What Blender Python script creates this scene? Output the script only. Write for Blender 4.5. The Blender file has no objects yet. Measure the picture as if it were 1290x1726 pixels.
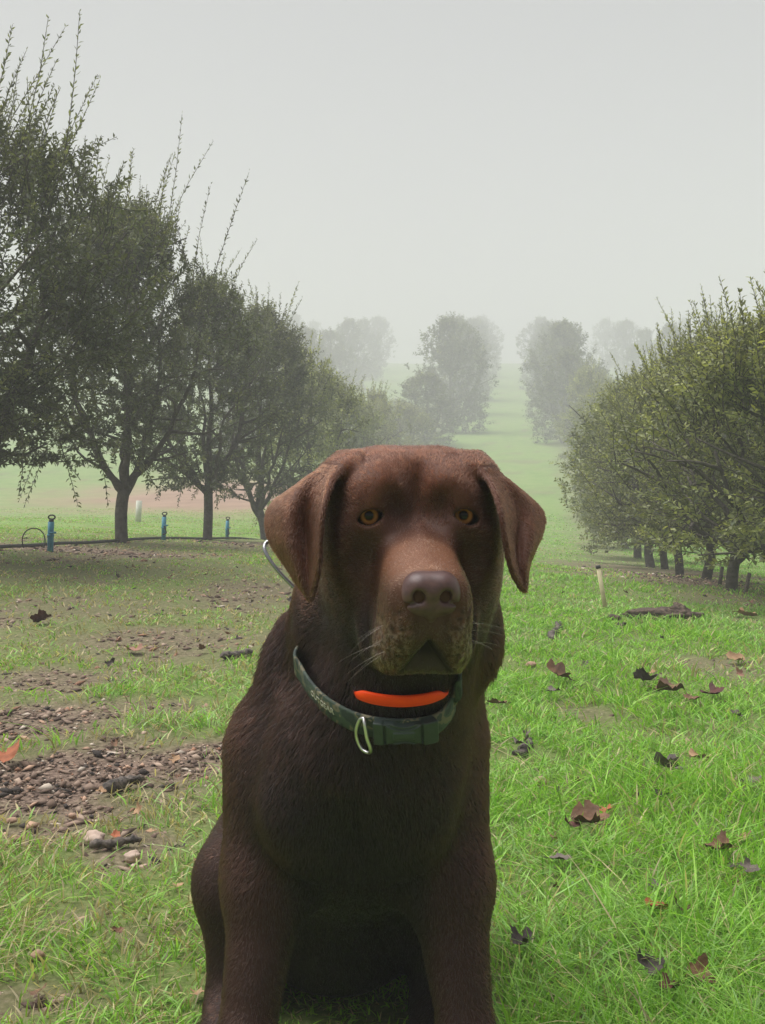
import bpy, math
import numpy as np
from mathutils import Vector, kdtree

R = math.radians
F_PX, HY, CX, CAMZ = 2000.0, 795.0, 645.0, 0.72      # focal length in photo pixels, horizon row, centre column, eye height
scene = bpy.context.scene

# ------------------------------------------------------------------ camera, sky, sun, exposure
cam_data = bpy.data.cameras.new('camera')
cam = bpy.data.objects.new('camera', cam_data)
scene.collection.objects.link(cam)
cam.location = (0, 0, CAMZ)
cam.rotation_euler = (R(90), 0, 0)
cam_data.sensor_fit = 'VERTICAL'
cam_data.sensor_height = 36.0
cam_data.lens = F_PX / 1726.0 * 36.0
cam_data.shift_y = -(863.0 - HY) / 1726.0
cam_data.clip_start = 0.05
cam_data.clip_end = 1000
scene.camera = cam

world = bpy.data.worlds.new('World')
scene.world = world
world.use_nodes = True
wn = world.node_tree
wn.nodes.clear()
SUN_EL, SUN_AZ = R(68), R(-85)
sky = wn.nodes.new('ShaderNodeTexSky')
sky.sky_type = 'NISHITA'
sky.sun_disc = False
sky.sun_elevation = SUN_EL
sky.sun_rotation = SUN_AZ
sky.air_density = 1.0
sky.dust_density = 4.0
hsv = wn.nodes.new('ShaderNodeHueSaturation')
hsv.inputs['Saturation'].default_value = 0.12
bg = wn.nodes.new('ShaderNodeBackground')
bg.inputs['Strength'].default_value = 0.075
wo = wn.nodes.new('ShaderNodeOutputWorld')
wn.links.new(sky.outputs[0], hsv.inputs['Color'])
wn.links.new(hsv.outputs[0], bg.inputs['Color'])
wn.links.new(bg.outputs[0], wo.inputs['Surface'])

sun_data = bpy.data.lights.new('sun', 'SUN')
sun_data.energy = 4.6
sun_data.angle = R(58)
sun_data.color = (1.0, 0.985, 0.965)
sun = bpy.data.objects.new('sun', sun_data)
scene.collection.objects.link(sun)
d = Vector((math.sin(SUN_AZ) * math.cos(SUN_EL), math.cos(SUN_AZ) * math.cos(SUN_EL), math.sin(SUN_EL)))
sun.rotation_euler = (-d).to_track_quat('-Z', 'Y').to_euler()
sun.location = d * 50

vs = scene.view_settings
vs.view_transform = 'Standard'
vs.look = 'None'
vs.gamma = 1.0
vs.exposure = 0.50
cy = scene.cycles
cy.max_bounces = 8
cy.diffuse_bounces = 3
cy.glossy_bounces = 3
cy.transmission_bounces = 4
cy.transparent_max_bounces = 8
cy.volume_bounces = 2
cy.use_denoising = True
try:
    cy.denoiser = 'OPENIMAGEDENOISE'
    cy.denoising_input_passes = 'RGB_ALBEDO_NORMAL'
except Exception:
    pass
cy.use_adaptive_sampling = True
cy.adaptive_threshold = 0.01

# ------------------------------------------------------------------ helpers
def P(x, y, D):
    """A point at photo column x, row y and distance D in front of the camera."""
    return np.array([(x - CX) / F_PX * D, D, CAMZ + (HY - y) / F_PX * D])

def tag(o, label=None, cat=None, group=None, kind=None):
    if label: o['label'] = label
    if cat: o['category'] = cat
    if group: o['group'] = group
    if kind: o['kind'] = kind
    return o

def empty(name, loc=(0, 0, 0)):
    o = bpy.data.objects.new(name, None)
    o.empty_display_size = 0.05
    o.location = [float(v) for v in loc]
    scene.collection.objects.link(o)
    return o

def link(name, data, parent=None, mat=None):
    o = bpy.data.objects.new(name, data)
    scene.collection.objects.link(o)
    if mat is not None:
        data.materials.append(mat)
    if parent is not None:
        o.parent = parent
        o.location = [-v for v in parent.location]
    return o

def link_local(name, data, parent, mat=None):
    o = bpy.data.objects.new(name, data)
    scene.collection.objects.link(o)
    if mat is not None:
        data.materials.append(mat)
    o.parent = parent
    return o

def mesh_np(name, verts, faces, smooth=True):
    """faces: int array (n,3) or (n,4), or a list of such arrays."""
    if not isinstance(faces, list):
        faces = [faces]
    faces = [np.asarray(f, dtype=np.int32) for f in faces if len(f)]
    me = bpy.data.meshes.new(name)
    verts = np.ascontiguousarray(verts, dtype=np.float32)
    me.vertices.add(len(verts))
    me.vertices.foreach_set('co', verts.ravel())
    nl = sum(f.size for f in faces)
    nf = sum(len(f) for f in faces)
    me.loops.add(nl)
    me.loops.foreach_set('vertex_index', np.concatenate([f.ravel() for f in faces]))
    me.polygons.add(nf)
    starts = np.cumsum(np.concatenate([[0]] + [np.full(len(f), f.shape[1]) for f in faces]))[:-1].astype(np.int32)
    me.polygons.foreach_set('loop_start', starts)
    me.update(calc_edges=True)
    me.validate()
    if smooth:
        me.polygons.foreach_set('use_smooth', np.ones(len(me.polygons), dtype=bool))
    return me

def color_attr(me, name, cols, domain='POINT'):
    a = me.attributes.new(name, 'FLOAT_COLOR', domain)
    c = np.ones((len(cols), 4), dtype=np.float32)
    c[:, :cols.shape[1]] = cols
    a.data.foreach_set('color', c.ravel())

def _hash(i, j, k, seed):
    h = (i * 374761393 + j * 668265263 + k * 1274126177 + seed * 974634577) & 0xFFFFFFFF
    h = ((h ^ (h >> 13)) * 1103515245) & 0xFFFFFFFF
    h = ((h ^ (h >> 15)) * 2246822519) & 0xFFFFFFFF
    return ((h ^ (h >> 16)) & 0xFFFF) / 65535.0

def vnoise(p, seed=0):
    p = np.asarray(p, dtype=np.float64)
    if p.shape[1] == 2:
        p = np.concatenate([p, np.zeros((len(p), 1))], 1)
    f = np.floor(p)
    t = p - f
    t = t * t * (3 - 2 * t)
    i, j, k = (f[:, a].astype(np.int64) for a in range(3))
    r = np.zeros(len(p))
    for a in (0, 1):
        for b in (0, 1):
            for c in (0, 1):
                w = (t[:, 0] if a else 1 - t[:, 0]) * (t[:, 1] if b else 1 - t[:, 1]) * (t[:, 2] if c else 1 - t[:, 2])
                r += w * _hash(i + a, j + b, k + c, seed)
    return r

def fbm(p, seed=0, oct=4):
    p = np.asarray(p, dtype=np.float64)
    r, amp, tot = 0, 1.0, 0
    for o in range(oct):
        r = r + amp * vnoise(p * 2 ** o, seed + o * 17)
        tot += amp
        amp *= 0.5
    return r / tot

def sstep(a, b, x):
    t = np.clip((np.asarray(x, dtype=float) - a) / (b - a), 0, 1)
    return t * t * (3 - 2 * t)

def unit(v):
    return v / np.maximum(np.linalg.norm(v, axis=-1, keepdims=True), 1e-9)

def rx(deg):
    c, s_ = math.cos(R(deg)), math.sin(R(deg))
    return np.array([[1, 0, 0], [0, c, -s_], [0, s_, c]])
def rz(deg):
    c, s_ = math.cos(R(deg)), math.sin(R(deg))
    return np.array([[c, -s_, 0], [s_, c, 0], [0, 0, 1]])
def ry(deg):
    c, s_ = math.cos(R(deg)), math.sin(R(deg))
    return np.array([[c, 0, s_], [0, 1, 0], [-s_, 0, c]])

def catmull(pts, n):
    pts = np.asarray(pts, dtype=float)
    m = len(pts)
    ext = np.vstack([2 * pts[0] - pts[1], pts, 2 * pts[-1] - pts[-2]])
    s = np.linspace(0, m - 1 - 1e-9, n)
    i = s.astype(int)
    t = (s - i)[:, None]
    p0, p1, p2, p3 = ext[i], ext[i + 1], ext[i + 2], ext[i + 3]
    return 0.5 * (2 * p1 + (p2 - p0) * t + (2 * p0 - 5 * p1 + 4 * p2 - p3) * t ** 2 + (3 * p1 - p0 - 3 * p2 + p3) * t ** 3)

def tube(path, radii, seg=8, caps=True, closed=False):
    path = np.asarray(path, dtype=float)
    n = len(path)
    radii = np.broadcast_to(np.asarray(radii, dtype=float), (n,))
    if closed:
        tan = unit(np.roll(path, -1, 0) - np.roll(path, 1, 0))
    else:
        tan = unit(np.gradient(path, axis=0))
    ref = np.array([0.31, 0.52, 0.79])
    u = np.zeros_like(path)
    up = unit(np.cross(tan[0], ref))
    for i in range(n):
        up = unit(up - tan[i] * np.dot(up, tan[i]))
        u[i] = up
    v = np.cross(tan, u)
    a = np.linspace(0, 2 * np.pi, seg, endpoint=False)
    ring = path[:, None, :] + radii[:, None, None] * (np.cos(a)[None, :, None] * u[:, None, :] + np.sin(a)[None, :, None] * v[:, None, :])
    verts = ring.reshape(-1, 3)
    ii = np.arange(n if closed else n - 1)
    jj = np.arange(seg)
    I, J = np.meshgrid(ii, jj, indexing='ij')
    I2 = (I + 1) % n
    J2 = (J + 1) % seg
    quads = np.stack([I * seg + J, I * seg + J2, I2 * seg + J2, I2 * seg + J], -1).reshape(-1, 4)
    tris = np.zeros((0, 3), int)
    if caps and not closed:
        b = len(verts)
        verts = np.vstack([verts, path[0], path[-1]])
        t1 = np.stack([np.full(seg, b), (jj + 1) % seg, jj], -1)
        t2 = np.stack([np.full(seg, b + 1), (n - 1) * seg + jj, (n - 1) * seg + (jj + 1) % seg], -1)
        tris = np.vstack([t1, t2])
    return verts, quads, tris

class Geo:
    """Collects pieces that together are ONE mesh."""
    def __init__(self):
        self.v, self.q, self.t, self.n = [], [], [], 0
    def add(self, verts, quads=None, tris=None):
        self.v.append(np.asarray(verts, dtype=float))
        if quads is not None and len(quads): self.q.append(np.asarray(quads) + self.n)
        if tris is not None and len(tris): self.t.append(np.asarray(tris) + self.n)
        self.n += len(verts)
    def tube(self, *a, **k):
        self.add(*tube(*a, **k))
    def mesh(self, name, smooth=True):
        fs = []
        if self.q: fs.append(np.vstack(self.q))
        if self.t: fs.append(np.vstack(self.t))
        return mesh_np(name, np.vstack(self.v), fs, smooth)

# ------------------------------------------------------------------ materials
def new_mat(name):
    m = bpy.data.materials.new(name)
    m.use_nodes = True
    nt = m.node_tree
    for n in list(nt.nodes):
        if n.type != 'OUTPUT_MATERIAL':
            nt.nodes.remove(n)
    return m, nt, nt.nodes['Material Output'] if 'Material Output' in nt.nodes else nt.nodes[0]

def simple(name, col, rough=0.6, metal=0.0, spec=0.5, noise=None, bump=None, coat=0.0):
    """A Principled surface with a noise-broken colour and a little bump."""
    m, nt, out = new_mat(name)
    b = nt.nodes.new('ShaderNodeBsdfPrincipled')
    b.inputs['Roughness'].default_value = rough
    b.inputs['Metallic'].default_value = metal
    b.inputs['Specular IOR Level'].default_value = spec
    b.inputs['Coat Weight'].default_value = coat
    tc = nt.nodes.new('ShaderNodeTexCoord')
    if noise:
        sc, col2 = noise
        nz = nt.nodes.new('ShaderNodeTexNoise')
        nz.inputs['Scale'].default_value = sc
        nz.inputs['Detail'].default_value = 6
        nt.links.new(tc.outputs['Object'], nz.inputs['Vector'])
        r = nt.nodes.new('ShaderNodeValToRGB')
        r.color_ramp.elements[0].position = 0.35
        r.color_ramp.elements[1].position = 0.65
        r.color_ramp.elements[0].color = (*col, 1)
        r.color_ramp.elements[1].color = (*col2, 1)
        nt.links.new(nz.outputs['Fac'], r.inputs[0])
        nt.links.new(r.outputs[0], b.inputs['Base Color'])
    else:
        b.inputs['Base Color'].default_value = (*col, 1)
    if bump:
        sc, st, dist = bump
        nz2 = nt.nodes.new('ShaderNodeTexNoise')
        nz2.inputs['Scale'].default_value = sc
        nz2.inputs['Detail'].default_value = 5
        nt.links.new(tc.outputs['Object'], nz2.inputs['Vector'])
        bp = nt.nodes.new('ShaderNodeBump')
        bp.inputs['Strength'].default_value = st
        bp.inputs['Distance'].default_value = dist
        nt.links.new(nz2.outputs['Fac'], bp.inputs['Height'])
        nt.links.new(bp.outputs[0], b.inputs['Normal'])
    nt.links.new(b.outputs[0], out.inputs['Surface'])
    return m

def leafy(name, attr='tint', trans=0.35, rough=0.45, spec=0.4, trans_gain=(1.0, 1.1, 0.6)):
    """Thin leaf: the blade's own colour from an attribute, partly translucent."""
    m, nt, out = new_mat(name)
    a = nt.nodes.new('ShaderNodeAttribute')
    a.attribute_name = attr
    b = nt.nodes.new('ShaderNodeBsdfPrincipled')
    b.inputs['Roughness'].default_value = rough
    b.inputs['Specular IOR Level'].default_value = spec
    t = nt.nodes.new('ShaderNodeBsdfTranslucent')
    mul = nt.nodes.new('ShaderNodeMix')
    mul.data_type = 'RGBA'
    mul.blend_type = 'MULTIPLY'
    mul.inputs[0].default_value = 1.0
    mul.inputs[7].default_value = (*trans_gain, 1)
    nt.links.new(a.outputs['Color'], mul.inputs[6])
    mx = nt.nodes.new('ShaderNodeMixShader')
    mx.inputs[0].default_value = trans
    nt.links.new(a.outputs['Color'], b.inputs['Base Color'])
    nt.links.new(mul.outputs[2], t.inputs['Color'])
    nt.links.new(b.outputs[0], mx.inputs[1])
    nt.links.new(t.outputs[0], mx.inputs[2])
    nt.links.new(mx.outputs[0], out.inputs['Surface'])
    return m

# ------------------------------------------------------------------ the ground
_zd = np.array([-40, 0, 3, 6, 8, 10, 13, 16, 19, 22, 25, 28, 32, 37, 46, 60, 75, 88, 95, 110, 140, 240.])
_zz = np.array([0, 0, 0.01, .05, .055, -.01, -.165, -.31, -.385, -.33, -.07, .32, .98, 1.74, 3.05, 5.2, 7.25, 8.75, 9.1, 8.3, 4.5, -6.])
STRETCH = 3.0
def far_d(D):
    D = np.asarray(D, float)
    return np.where(D > 20, 20 + (D - 20) * STRETCH, D)
def far_k(D2):
    """How much larger things stand at distance D2 on the far slope."""
    D2 = np.asarray(D2, float)
    return np.where(D2 > 20, D2 / (20 + (D2 - 20) / STRETCH), 1.0)
_zz = np.where(_zd > 20, .72 + (_zz - .72) * far_d(_zd) / np.maximum(_zd, 1), _zz)
_zd = far_d(_zd)
def _prof(D):
    # monotone-ish smooth interpolation of the profile along the lane
    D = np.asarray(D, float)
    i = np.clip(np.searchsorted(_zd, D) - 1, 0, len(_zd) - 2)
    h = _zd[i + 1] - _zd[i]
    m = np.gradient(_zz, _zd)
    t = (D - _zd[i]) / h
    t2, t3 = t * t, t * t * t
    return (2 * t3 - 3 * t2 + 1) * _zz[i] + (t3 - 2 * t2 + t) * h * m[i] + (-2 * t3 + 3 * t2) * _zz[i + 1] + (t3 - t2) * h * m[i + 1]

def lane_x(D):
    """Middle of the grass lane between the two rows."""
    k = np.array([0, 8, 13, 19.5, 27, 36, 46, 60, 90, 130.])
    return np.interp(D, far_d(k), np.array([-.55, 0.1, .75, 1.45, 2.45, 3.55, 4.75, 6.1, 8.6, 11.5]) * far_k(far_d(k)))

def ground_z(x, D):
    x, D = np.broadcast_arrays(np.asarray(x, float), np.asarray(D, float))
    z = _prof(D)
    cross = -.060 * sstep(2.5, 8, D) * (1 - .8 * sstep(18, 36, D))
    z = z + cross * np.clip(x - .1, -5.5, 5.5)
    p = np.stack([x.ravel(), D.ravel()], -1)
    b = (fbm(p * .55, 3, 3) - .5) * .10 * sstep(2.0, 7, D).ravel() + (fbm(p * 2.2, 8, 3) - .5) * .022 + (vnoise(p * 9, 21) - .5) * .006
    far = (fbm(p * .04, 5, 3) - .5) * 2.4 * sstep(90, 230, D).ravel() * sstep(8, 32, np.abs(x - lane_x(D))).ravel()
    return z + (b + far).reshape(z.shape)

def on_ground(x, y, D=None):
    """The ground point seen at photo pixel (x, y): walk along that sight line."""
    t = np.concatenate([np.linspace(1.2, 12, 900), np.linspace(12.05, 280, 3200)])
    X = (x - CX) / F_PX * t
    Z = CAMZ + (HY - y) / F_PX * t
    g = ground_z(X, t)
    k = int(np.argmax(Z <= g))
    return np.array([X[k], t[k], g[k]])

# bare patches: (photo x, photo y, half width, half height, strength), turned into ground ellipses
_bare = [(120, 1316, 260, 84, 1.0), (330, 1278, 90, 40, .9), (30, 1222, 160, 46, .9), (210, 1190, 170, 16, .65),
         (260, 1082, 230, 34, .75), (400, 1010, 130, 40, .7), (70, 1150, 130, 26, .8), (130, 1030, 220, 34, .55), (60, 965, 240, 20, .4),
         (330, 960, 200, 16, .35), (205, 1430, 80, 44, .75), (60, 1400, 110, 22, .8), (45, 1690, 130, 34, .6), (250, 1580, 60, 20, .4), (120, 1545, 60, 16, .45),
         (150, 928, 300, 8, .9), (400, 918, 120, 7, .8),
         (1190, 985, 190, 16, .8), (1080, 958, 110, 9, .75), (1260, 1010, 120, 16, .5), (1215, 1122, 110, 20, .6), (1150, 1292, 70, 18, .55), (1260, 1325, 70, 20, .5), (1110, 1140, 50, 10, .5),
         (1030, 1385, 40, 14, .35), (1010, 1170, 50, 10, .35), (940, 930, 120, 10, .3), (880, 778, 40, 3, .5), (900, 830, 46, 4, .35)]
BARE = []
for (x, y, w, h, st) in _bare:
    p0, pl, pn, pf = on_ground(x, y), on_ground(x - w, y), on_ground(x, y + h), on_ground(x, y - h)
    BARE.append((p0[0], (pn[1] + pf[1]) / 2, abs(p0[0] - pl[0]), max(abs(pf[1] - pn[1]) / 2, .05), st))

def bare(x, D):
    """0 = full sward, 1 = bare soil."""
    p = np.stack([x, D], -1)
    wob = (fbm(p * 2.6, 41, 4) - .5) * 1.5 + (fbm(p * 11, 43, 3) - .5) * 1.1
    r = np.zeros(len(x))
    for (cx, cd, rx_, ry_, st) in BARE:
        q = ((x - cx) / rx_) ** 2 + ((D - cd) / ry_) ** 2
        r = np.maximum(r, st * sstep(1.5, .45, np.sqrt(q) + wob * .55))
    left = sstep(.1, -.6, x - (lane_x(D) - 1.0)) * sstep(2.2, 3.5, D) * sstep(13, 9, D)
    r = np.maximum(r, left * np.clip(.34 + wob * 1.1, 0, .90))
    r = np.maximum(r, np.clip((fbm(p * 1.7, 47, 4) - .64) * 4, 0, .5))
    # trodden strips under the tree rows
    for off in (-2.55, 2.15):
        dx = np.abs(x - lane_x(D) - off * far_k(D)) / far_k(D)
        r = np.maximum(r, sstep(.75, .15, dx + wob * .3) * .5 * sstep(6, 9, D))
    return np.clip(r, 0, 1)

def make_terrain():
    rows = np.concatenate([np.arange(-8, 1.0, .5), np.arange(1.0, 6, .03), np.geomspace(6, 670, 260)])
    u = np.linspace(-1, 1, 281)
    uu = np.sign(u) * (np.abs(u) * .22 + .78 * np.abs(u) ** 3)
    X = np.stack([uu * (4.0 + 1.8 * max(r_, 1.0)) for r_ in rows])
    D = np.repeat(rows[:, None], len(u), 1)
    Z = ground_z(X, D)
    b = bare(X.ravel(), D.ravel())
    p = np.stack([X.ravel(), D.ravel()], -1)
    Zr = Z.ravel() - .012 * b * (D.ravel() < 12) + (vnoise(p * 28, 5) - .5) * .010 * b * (D.ravel() < 7)
    v = np.stack([X.ravel(), D.ravel(), Zr], -1)
    nr, nc = X.shape
    I, J = np.meshgrid(np.arange(nr - 1), np.arange(nc - 1), indexing='ij')
    q = np.stack([I * nc + J, I * nc + J + 1, (I + 1) * nc + J + 1, (I + 1) * nc + J], -1).reshape(-1, 4)
    me = mesh_np('ground', v, q)
    # red: bare soil, green: far sward hue, blue: ochre bank
    dirt = np.exp(-(((v[:, 0] + 4.9) / 5.2) ** 2 + ((v[:, 1] - 39.5) / 7.0) ** 2))
    dirt = np.clip(dirt * 1.5 + (fbm(p * .5, 61, 3) - .5) * .7 * (dirt > .05), 0, 1) * (v[:, 0] < 1.0)
    hue = sstep(17, 8, v[:, 1]) * sstep(1.0, .8, np.abs(v[:, 0]) / (.50 * np.maximum(v[:, 1], 0) + .75)) * (v[:, 1] > 1)
    color_attr(me, 'cover', np.stack([b, hue, dirt], -1))
    return me

gm, nt, out = new_mat('ground')
N = nt.nodes.new
at = N('ShaderNodeAttribute'); at.attribute_name = 'cover'
sp = N('ShaderNodeSeparateColor'); nt.links.new(at.outputs['Color'], sp.inputs[0])
tc = N('ShaderNodeTexCoord')
def noise(sc, det=6, rough=.6):
    n = N('ShaderNodeTexNoise'); n.inputs['Scale'].default_value = sc; n.inputs['Detail'].default_value = det; n.inputs['Roughness'].default_value = rough
    nt.links.new(tc.outputs['Object'], n.inputs['Vector']); return n
def ramp(src, stops):
    r_ = N('ShaderNodeValToRGB')
    el = r_.color_ramp.elements
    el[0].position, el[0].color = stops[0][0], (*stops[0][1], 1)
    el[1].position, el[1].color = stops[-1][0], (*stops[-1][1], 1)
    for pos, c in stops[1:-1]:
        x = el.new(pos); x.color = (*c, 1)
    nt.links.new(src, r_.inputs[0]); return r_
def mix(fac, a_, b2):
    m_ = N('ShaderNodeMix'); m_.data_type = 'RGBA'
    if hasattr(fac, 'is_linked'): nt.links.new(fac, m_.inputs[0])
    else: m_.inputs[0].default_value = fac
    nt.links.new(a_, m_.inputs[6]); nt.links.new(b2, m_.inputs[7]); return m_.outputs[2]
soil = ramp(noise(55, 8, .7).outputs['Fac'], [(.30, (.055, .037, .028)), (.46, (.140, .096, .072)), (.58, (.24, .170, .130)), (.72, (.38, .295, .230))])
sward = ramp(noise(16, 8, .7).outputs['Fac'], [(.28, (.060, .110, .022)), (.45, (.120, .220, .040)), (.58, (.200, .290, .070)), (.75, (.300, .330, .130))])
sward2 = ramp(noise(1.3, 5, .6).outputs['Fac'], [(.3, (.130, .230, .055)), (.5, (.21, .31, .085)), (.7, (.30, .34, .13))])
sw = mix(.5, sward.outputs[0], sward2.outputs[0])
ochre = ramp(noise(.9, 6, .6).outputs['Fac'], [(.3, (.26, .155, .105)), (.7, (.37, .24, .17))])
thatch = ramp(noise(90, 8, .75).outputs['Fac'], [(.30, (.040, .055, .016)), (.46, (.105, .150, .036)), (.58, (.180, .205, .070)), (.74, (.32, .29, .15))])
tf = N('ShaderNodeMath'); tf.operation = 'MULTIPLY'; tf.inputs[1].default_value = .85
nt.links.new(sp.outputs[1], tf.inputs[0])
sw = mix(tf.outputs[0], sw, thatch.outputs[0])
c1 = mix(sp.outputs[0], sw, soil.outputs[0])
c2 = mix(sp.outputs[2], c1, ochre.outputs[0])
gb = N('ShaderNodeBsdfPrincipled')
gb.inputs['Roughness'].default_value = .9
gb.inputs['Specular IOR Level'].default_value = .2
nt.links.new(c2, gb.inputs['Base Color'])
bp = N('ShaderNodeBump'); bp.inputs['Strength'].default_value = .6; bp.inputs['Distance'].default_value = .012
nt.links.new(noise(70, 8, .7).outputs['Fac'], bp.inputs['Height']); nt.links.new(bp.outputs[0], gb.inputs['Normal'])
nt.links.new(gb.outputs[0], out.inputs['Surface'])
ground = link('ground', make_terrain(), None, gm)
tag(ground, kind='structure')

# ------------------------------------------------------------------ grass
grass_mat = leafy('grass blade', trans=.42, rough=.42, spec=.45, trans_gain=(1.05, 1.15, .6))
def make_grass(count, seed=2):
    rng = np.random.default_rng(seed)
    # tufts, spread so that they thin out with distance
    nt_ = count // 5
    D = np.exp(rng.uniform(math.log(1.15), math.log(34), nt_))
    X = rng.uniform(-1, 1, nt_) * (.47 * D + .35 + .45 * (D < 5)) + .02 * D
    p = np.stack([X, D], -1)
    b = bare(X, D)
    lush = sstep(-.30, .25, X - (lane_x(D) + .30))
    lush = np.maximum(lush, .8 * np.exp(-(((X + .75) / .60) ** 2 + ((D - 3.5) / .60) ** 2)))
    lush = np.maximum(lush, .45 * sstep(.45, .6, fbm(p * .9, 19, 3))) * .7 + .3
    dens = fbm(p * 6, 15, 3)
    keep = rng.random(nt_) < np.clip((1.04 - b) ** 2.3, 0, 1) * np.clip(.45 + (dens - .35) * 2.0, .15, 1)
    X, D, b, p, lush = X[keep], D[keep], b[keep], p[keep], lush[keep]
    n = len(X)
    per = 5
    X = np.repeat(X, per) + rng.normal(0, 1, n * per) * (.010 + .004 * np.repeat(D, per))
    D0 = np.repeat(D, per)
    D = D0 + rng.normal(0, 1, n * per) * (.010 + .004 * D0)
    tall = np.repeat(fbm(p * 2.3, 25, 3), per)
    hue1 = np.repeat(fbm(p * 1.6, 33, 3), per)
    lush = np.repeat(lush, per); b = np.repeat(b, per)
    tuftlean = np.repeat(rng.normal(0, .45, (n, 2)), per, 0)
    m = n * per
    Z = ground_z(X, D) - .006
    h = (.030 + .085 * np.clip(tall - .25, 0, 1)) * (.55 + .9 * rng.random(m)) * (1 - .45 * b) * (1 - .45 * sstep(2.2, 7, D)) * (.80 + .20 * sstep(.5, 1, lush) + .20 * (D < 2.3) * (1 - sstep(.5, 1, lush)))
    h *= .66 + .24 * lush
    tal = rng.random(m) < .035
    h = np.where(tal & (D < 5), h * 1.6, h)
    under = (np.abs(X + .045) < .20) & (D > 1.16) & (D < 1.86)      # pressed down under the sitting dog
    h = np.where(under, np.minimum(h, .016), h)
    w = (.0009 + .0009 * rng.random(m)) * (1 + np.maximum(D - 1.6, 0) * .32)
    az = rng.uniform(0, 2 * np.pi, m)
    lean = tuftlean + rng.normal(0, .62, (m, 2))
    wx, wy = np.cos(az) * w, np.sin(az) * w
    base = np.stack([X, D, Z], -1)
    bend = .45 + .9 * rng.random(m)
    def at_(t):
        off = lean * h[:, None] * (t ** 1.0 * .35 + t ** 2 * .75 * bend[:, None])
        zz = h * (t - .26 * t * t * np.minimum(np.linalg.norm(lean, axis=1) * 1.2, 1.2))
        return base + np.concatenate([off, zz[:, None]], 1)
    side = np.stack([wx, wy, np.zeros(m)], -1)
    m1, m2, tip = at_(.4), at_(.75), at_(1.0)
    V = np.stack([base - side * .8, base + side * .8, m1 - side, m1 + side, m2 - side * .7, m2 + side * .7, tip], 1).reshape(-1, 3)
    k = (np.arange(m) * 7)[:, None]
    Q = np.vstack([k + np.array([0, 1, 3, 2]), k + np.array([2, 3, 5, 4])])
    T = k + np.array([4, 5, 6])
    me = mesh_np('grass', V, [Q, T])
    g1, g2, g3 = np.array([.165, .410, .030]), np.array([.340, .575, .072]), np.array([.450, .600, .300])
    straw = np.array([.52, .43, .24])
    r_ = rng.random(m)[:, None]
    c = g1 + (g2 - g1) * r_
    cool = np.clip(.12 + (hue1 - .42) * 3.2, 0, 1)[:, None] * rng.random((m, 1))
    c = c + (g3 - c) * cool * .65
    dry = (rng.random(m) < (.09 + .36 * b + .46 * (1 - lush) + .10 * sstep(.5, .7, hue1)))[:, None]
    c = np.where(dry, straw * (.6 + .6 * rng.random((m, 1))), c)
    yel = np.array([.46, .48, .080])
    c = c + (yel - c) * (np.clip(.55 - hue1, 0, 1) * .8 * rng.random(m))[:, None] * (1 - lush * .6)[:, None]
    c = c * (.62 + .7 * rng.random((m, 1)))
    color_attr(me, 'tint', np.repeat(c, 7, 0))
    return me
if True:
    grass = link('grass', make_grass(600000), None, grass_mat)
    tag(grass, kind='stuff')

# ------------------------------------------------------------------ orchard trees
bark_mat = simple('bark', (.060, .052, .043), .9, spec=.2, noise=(22, (.115, .102, .085)), bump=(38, .9, .02))
tree_leaf = leafy('tree leaf', trans=.36, rough=.48, spec=.45, trans_gain=(1.25, 1.25, .6))

def leaf_quads(base, dirv, up, L, W, cols):
    """Pointed leaves folded along the midrib: two triangles each side."""
    n = len(base)
    side = unit(np.cross(dirv, up))
    nrm = np.cross(side, dirv)
    L = L[:, None]; W = W[:, None]
    b = base
    mid = base + dirv * L * .5 - nrm * L * .04
    tip = base + dirv * L - nrm * L * .10
    l = base + dirv * L * .48 + side * W * .5 + nrm * W * .16
    r = base + dirv * L * .48 - side * W * .5 + nrm * W * .16
    V = np.stack([b, l, tip, r, mid], 1).reshape(-1, 3)
    k = (np.arange(n) * 5)[:, None]
    T = np.vstack([k + np.array([0, 4, 1]), k + np.array([1, 4, 2]), k + np.array([0, 3, 4]), k + np.array([4, 3, 2])])
    return V, T, np.repeat(cols, 5, 0)

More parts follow.
